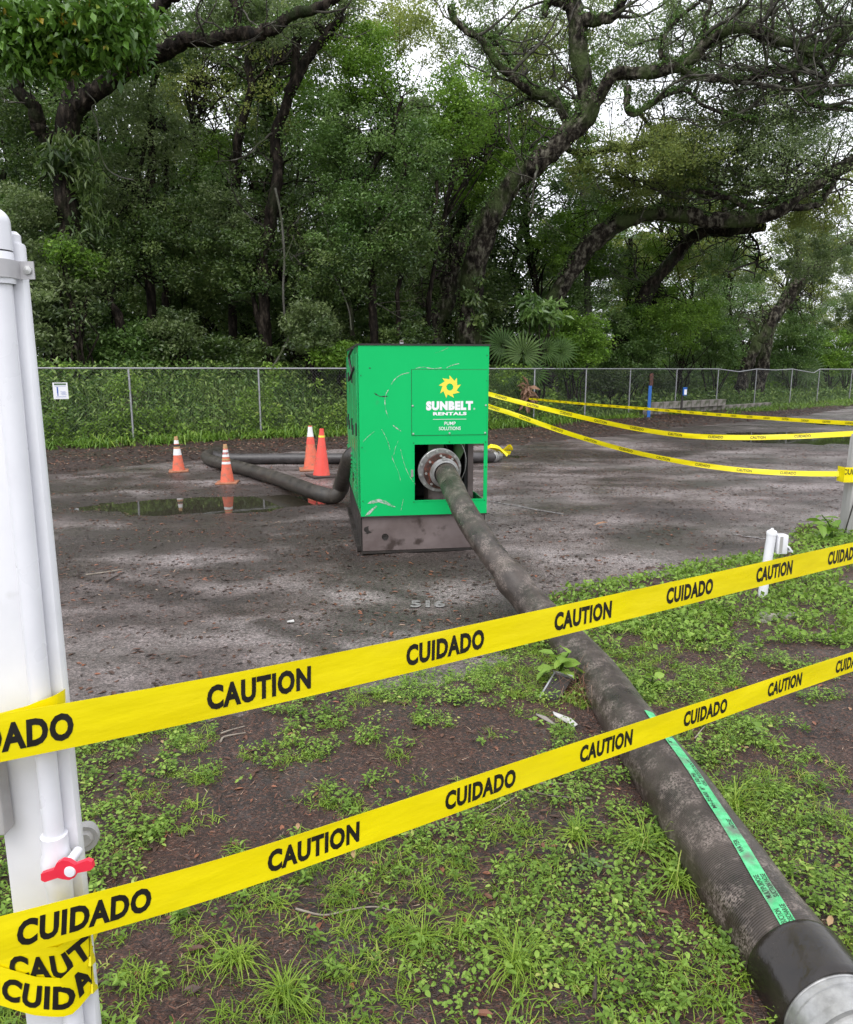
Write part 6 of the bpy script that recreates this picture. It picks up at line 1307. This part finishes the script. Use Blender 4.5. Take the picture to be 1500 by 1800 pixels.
# bigger single leaves and sticks
def fallen(label, px, py, L, tone, rz, w=.4):
    g = G(px, py, .055); z = float(soil_z(g.x, g.y)) if g.y < edge_y(g.x) else float(asphalt_z(g.x, g.y)); r2 = np.random.default_rng(int(px)); bag = LeafBag()
    bag.add(*broad(np.array([[0, 0, 0.]]), np.array([L]), w, r2, np.array([tone]), np.array([[math.cos(rz), math.sin(rz), .1]]), up=2)); o = bag.build('fallen_leaf', M['litter'], label=label, cat='leaf'); o.location = (g.x, g.y, z + .012)
fallen('long reddish brown leaf at the bottom edge, centre', 868, 1788, .055, .85, 3.0)
fallen('tan upright leaf just under the lower tape', 622, 1512, .05, 1.0, 1.7)
fallen('orange brown leaf in the grass left of centre', 640, 1578, .04, .93, 2.4)
fallen('brown leaf beside the orange one', 757, 1576, .036, .8, .4)
fallen('pale brown curled leaf at the right of the hose', 1455, 1640, .05, 1.0, .9)
fallen('dark brown leaf at lower left near the post', 325, 1680, .06, .6, .2)
fallen('brown leaf on the mud left of the rut', 295, 1325, .045, .75, 2.8)
fallen('tan leaf lying on the open asphalt right of the green box', 1045, 918, .16, .97, .1, .25)
def stick(label, pts, r, mat='stick', z=.06):
    P = []
    for px, py in pts:
        g = G(px, py, z); zz = float(soil_z(g.x, g.y)) if g.y < edge_y(g.x) else float(asphalt_z(g.x, g.y)); P.append((g.x, g.y, zz + r + .004))
    mb = MB(); S = spline(P, 6); mb.tube(S, np.linspace(r, r * .5, len(S)), 7, rnd=.15); mb.build('stick', M[mat], None, True, label=label, cat='stick')
stick('pale forked stick on the bare mud below the upper tape, upper one', [(388, 1288), (405, 1283), (430, 1275)], .004)
stick('pale curved stick on the bare mud below the upper tape, lower one', [(388, 1306), (396, 1296), (432, 1290)], .005)
stick('long pale straw stalk lying across the near grass', [(520, 1605), (570, 1608), (620, 1600), (660, 1595), (690, 1600)], .0035)
stick('short dark stick on end near the middle bottom', [(1045, 1760), (1048, 1720)], .007, 'stick_dark')
stick('dark short stick right of the hose under the upper tape', [(1230, 1118), (1243, 1132)], .012, 'stick_dark')
stick('pale twig on the bare soil left of the hose under the lower tape', [(940, 1376), (990, 1378)], .005)
stick('thin pale twig beside the lower tape right of the hose', [(1222, 1300), (1240, 1280), (1262, 1268)], .003)
stick('thin twig on the soil right of the hose', [(1378, 1538), (1410, 1526), (1432, 1520)], .003)
stick('thin dark twig on the asphalt left', [(150, 1000), (185, 995), (215, 990)], .006)
stick('dark branch lying on the asphalt left of the green box', [(185, 1012), (200, 1005), (218, 996)], .008, 'stick_dark')
stick('pale stick left of the lower tape centre', [(865, 1425), (905, 1405)], .003)
stick('brown twig on the soil under the lower tape centre', [(930, 1392), (980, 1400), (1040, 1402)], .0025, 'stick')
# tilted block and scraps beside the hose
g = G(955, 1236, .03); Mt = Matrix.Rotation(R(-22), 4, 'Z') @ Matrix.Rotation(R(38), 4, 'X')
bl = empty('tilted_channel', (g.x + .06, g.y + .03, .075), label='tilted dirty grey metal channel sticking out of the mulch beside the hose', cat='metal channel'); bl.rotation_euler = (R(28), R(0), R(-38))
mb = MB(); mb.box((0, 0, 0), (.10, .22, .010), bev=.002); mb.build('plate', M['dark_metal'], bl)
mb = MB(); mb.box((-.055, 0, -.014), (.009, .22, .035)); mb.build('side_flange', M['galv'], bl)
mb = MB(); mb.box((0, .114, .006), (.112, .008, .032)); mb.build('end_plate', M['galv'], bl)
M['scrap'] = plain('weathered_scrap', (.48, .47, .45), .7)
def scrap(label, poly, mat='scrap'):
    P = [G(*p, .06) for p in poly]; c = sum(P, Vector()) / len(P); me = bpy.data.meshes.new('scrap'); bm = bmesh.new(); zs_ = [float(soil_z(p.x, p.y)) if p.y < edge_y(p.x) else float(asphalt_z(p.x, p.y)) for p in P]
    a = [bm.verts.new((p.x - c.x, p.y - c.y, z + .012 + .004 * (i % 2))) for i, (p, z) in enumerate(zip(P, zs_))]; f = bm.faces.new(a); r_ = bmesh.ops.extrude_face_region(bm, geom=[f])
    for v in r_['geom']:
        if isinstance(v, bmesh.types.BMVert): v.co.z -= .004
    bmesh.ops.recalc_face_normals(bm, faces=bm.faces); bm.to_mesh(me); bm.free(); me.materials.append(M[mat]); o = link('scrap', me, label=label, cat='scrap'); o.location = (c.x, c.y, 0)
scrap('white torn scrap on the mulch by the tilted channel, right one', [(972, 1255), (985, 1262), (1004, 1266), (1016, 1274), (1010, 1277), (988, 1270), (974, 1262)])
scrap('thin pale strip left of the white torn scrap', [(943, 1260), (960, 1267), (978, 1276), (976, 1279), (956, 1270), (942, 1263)], 'concrete')
scrap('small white curled scrap on the asphalt edge above the upper tape', [(358, 1194), (364, 1188), (374, 1186), (372, 1190), (364, 1193)])
scrap('tiny white scrap on the asphalt left of centre', [(504, 1080), (516, 1078), (517, 1081), (505, 1083)])
# faded painted digits on the lot
mb = MB(); Vt, Ft = text2d('516', .05); g = G(752, 1061)
mb.add([(g.x + vx * .13, g.y + vy * .17, float(asphalt_z(g.x, g.y)) + .009) for vx, vy in Vt], [Ft]); mb.build('stencilled_number', M['faded_paint'], label='faded white stencilled number on the asphalt left of the hose', cat='ground marking')
# dry brown stalk tangle beside the hose
bag = LeafBag(); g = G(1035, 1225, .05); n = 130; c = np.tile((g.x - .03, g.y, .05), (n, 1)) + rng.normal(0, .06, (n, 3)) * [1, 1, 0]; bag.add(*blades(c, .2, .0022, rng, lean=.9, curve=.7, seg=3, tone=rng.uniform(.5, .95, n))); bag.build('dry_stalks', M['mulch_bits'], kind='stuff', label='tangle of dry brown stalks between the tilted channel and the hose', cat='dry stalks')
print('objects', len(bpy.data.objects), 'faces', sum(len(m.polygons) for m in bpy.data.meshes)); print(sorted([(len(m.polygons), m.name) for m in bpy.data.meshes])[-14:])
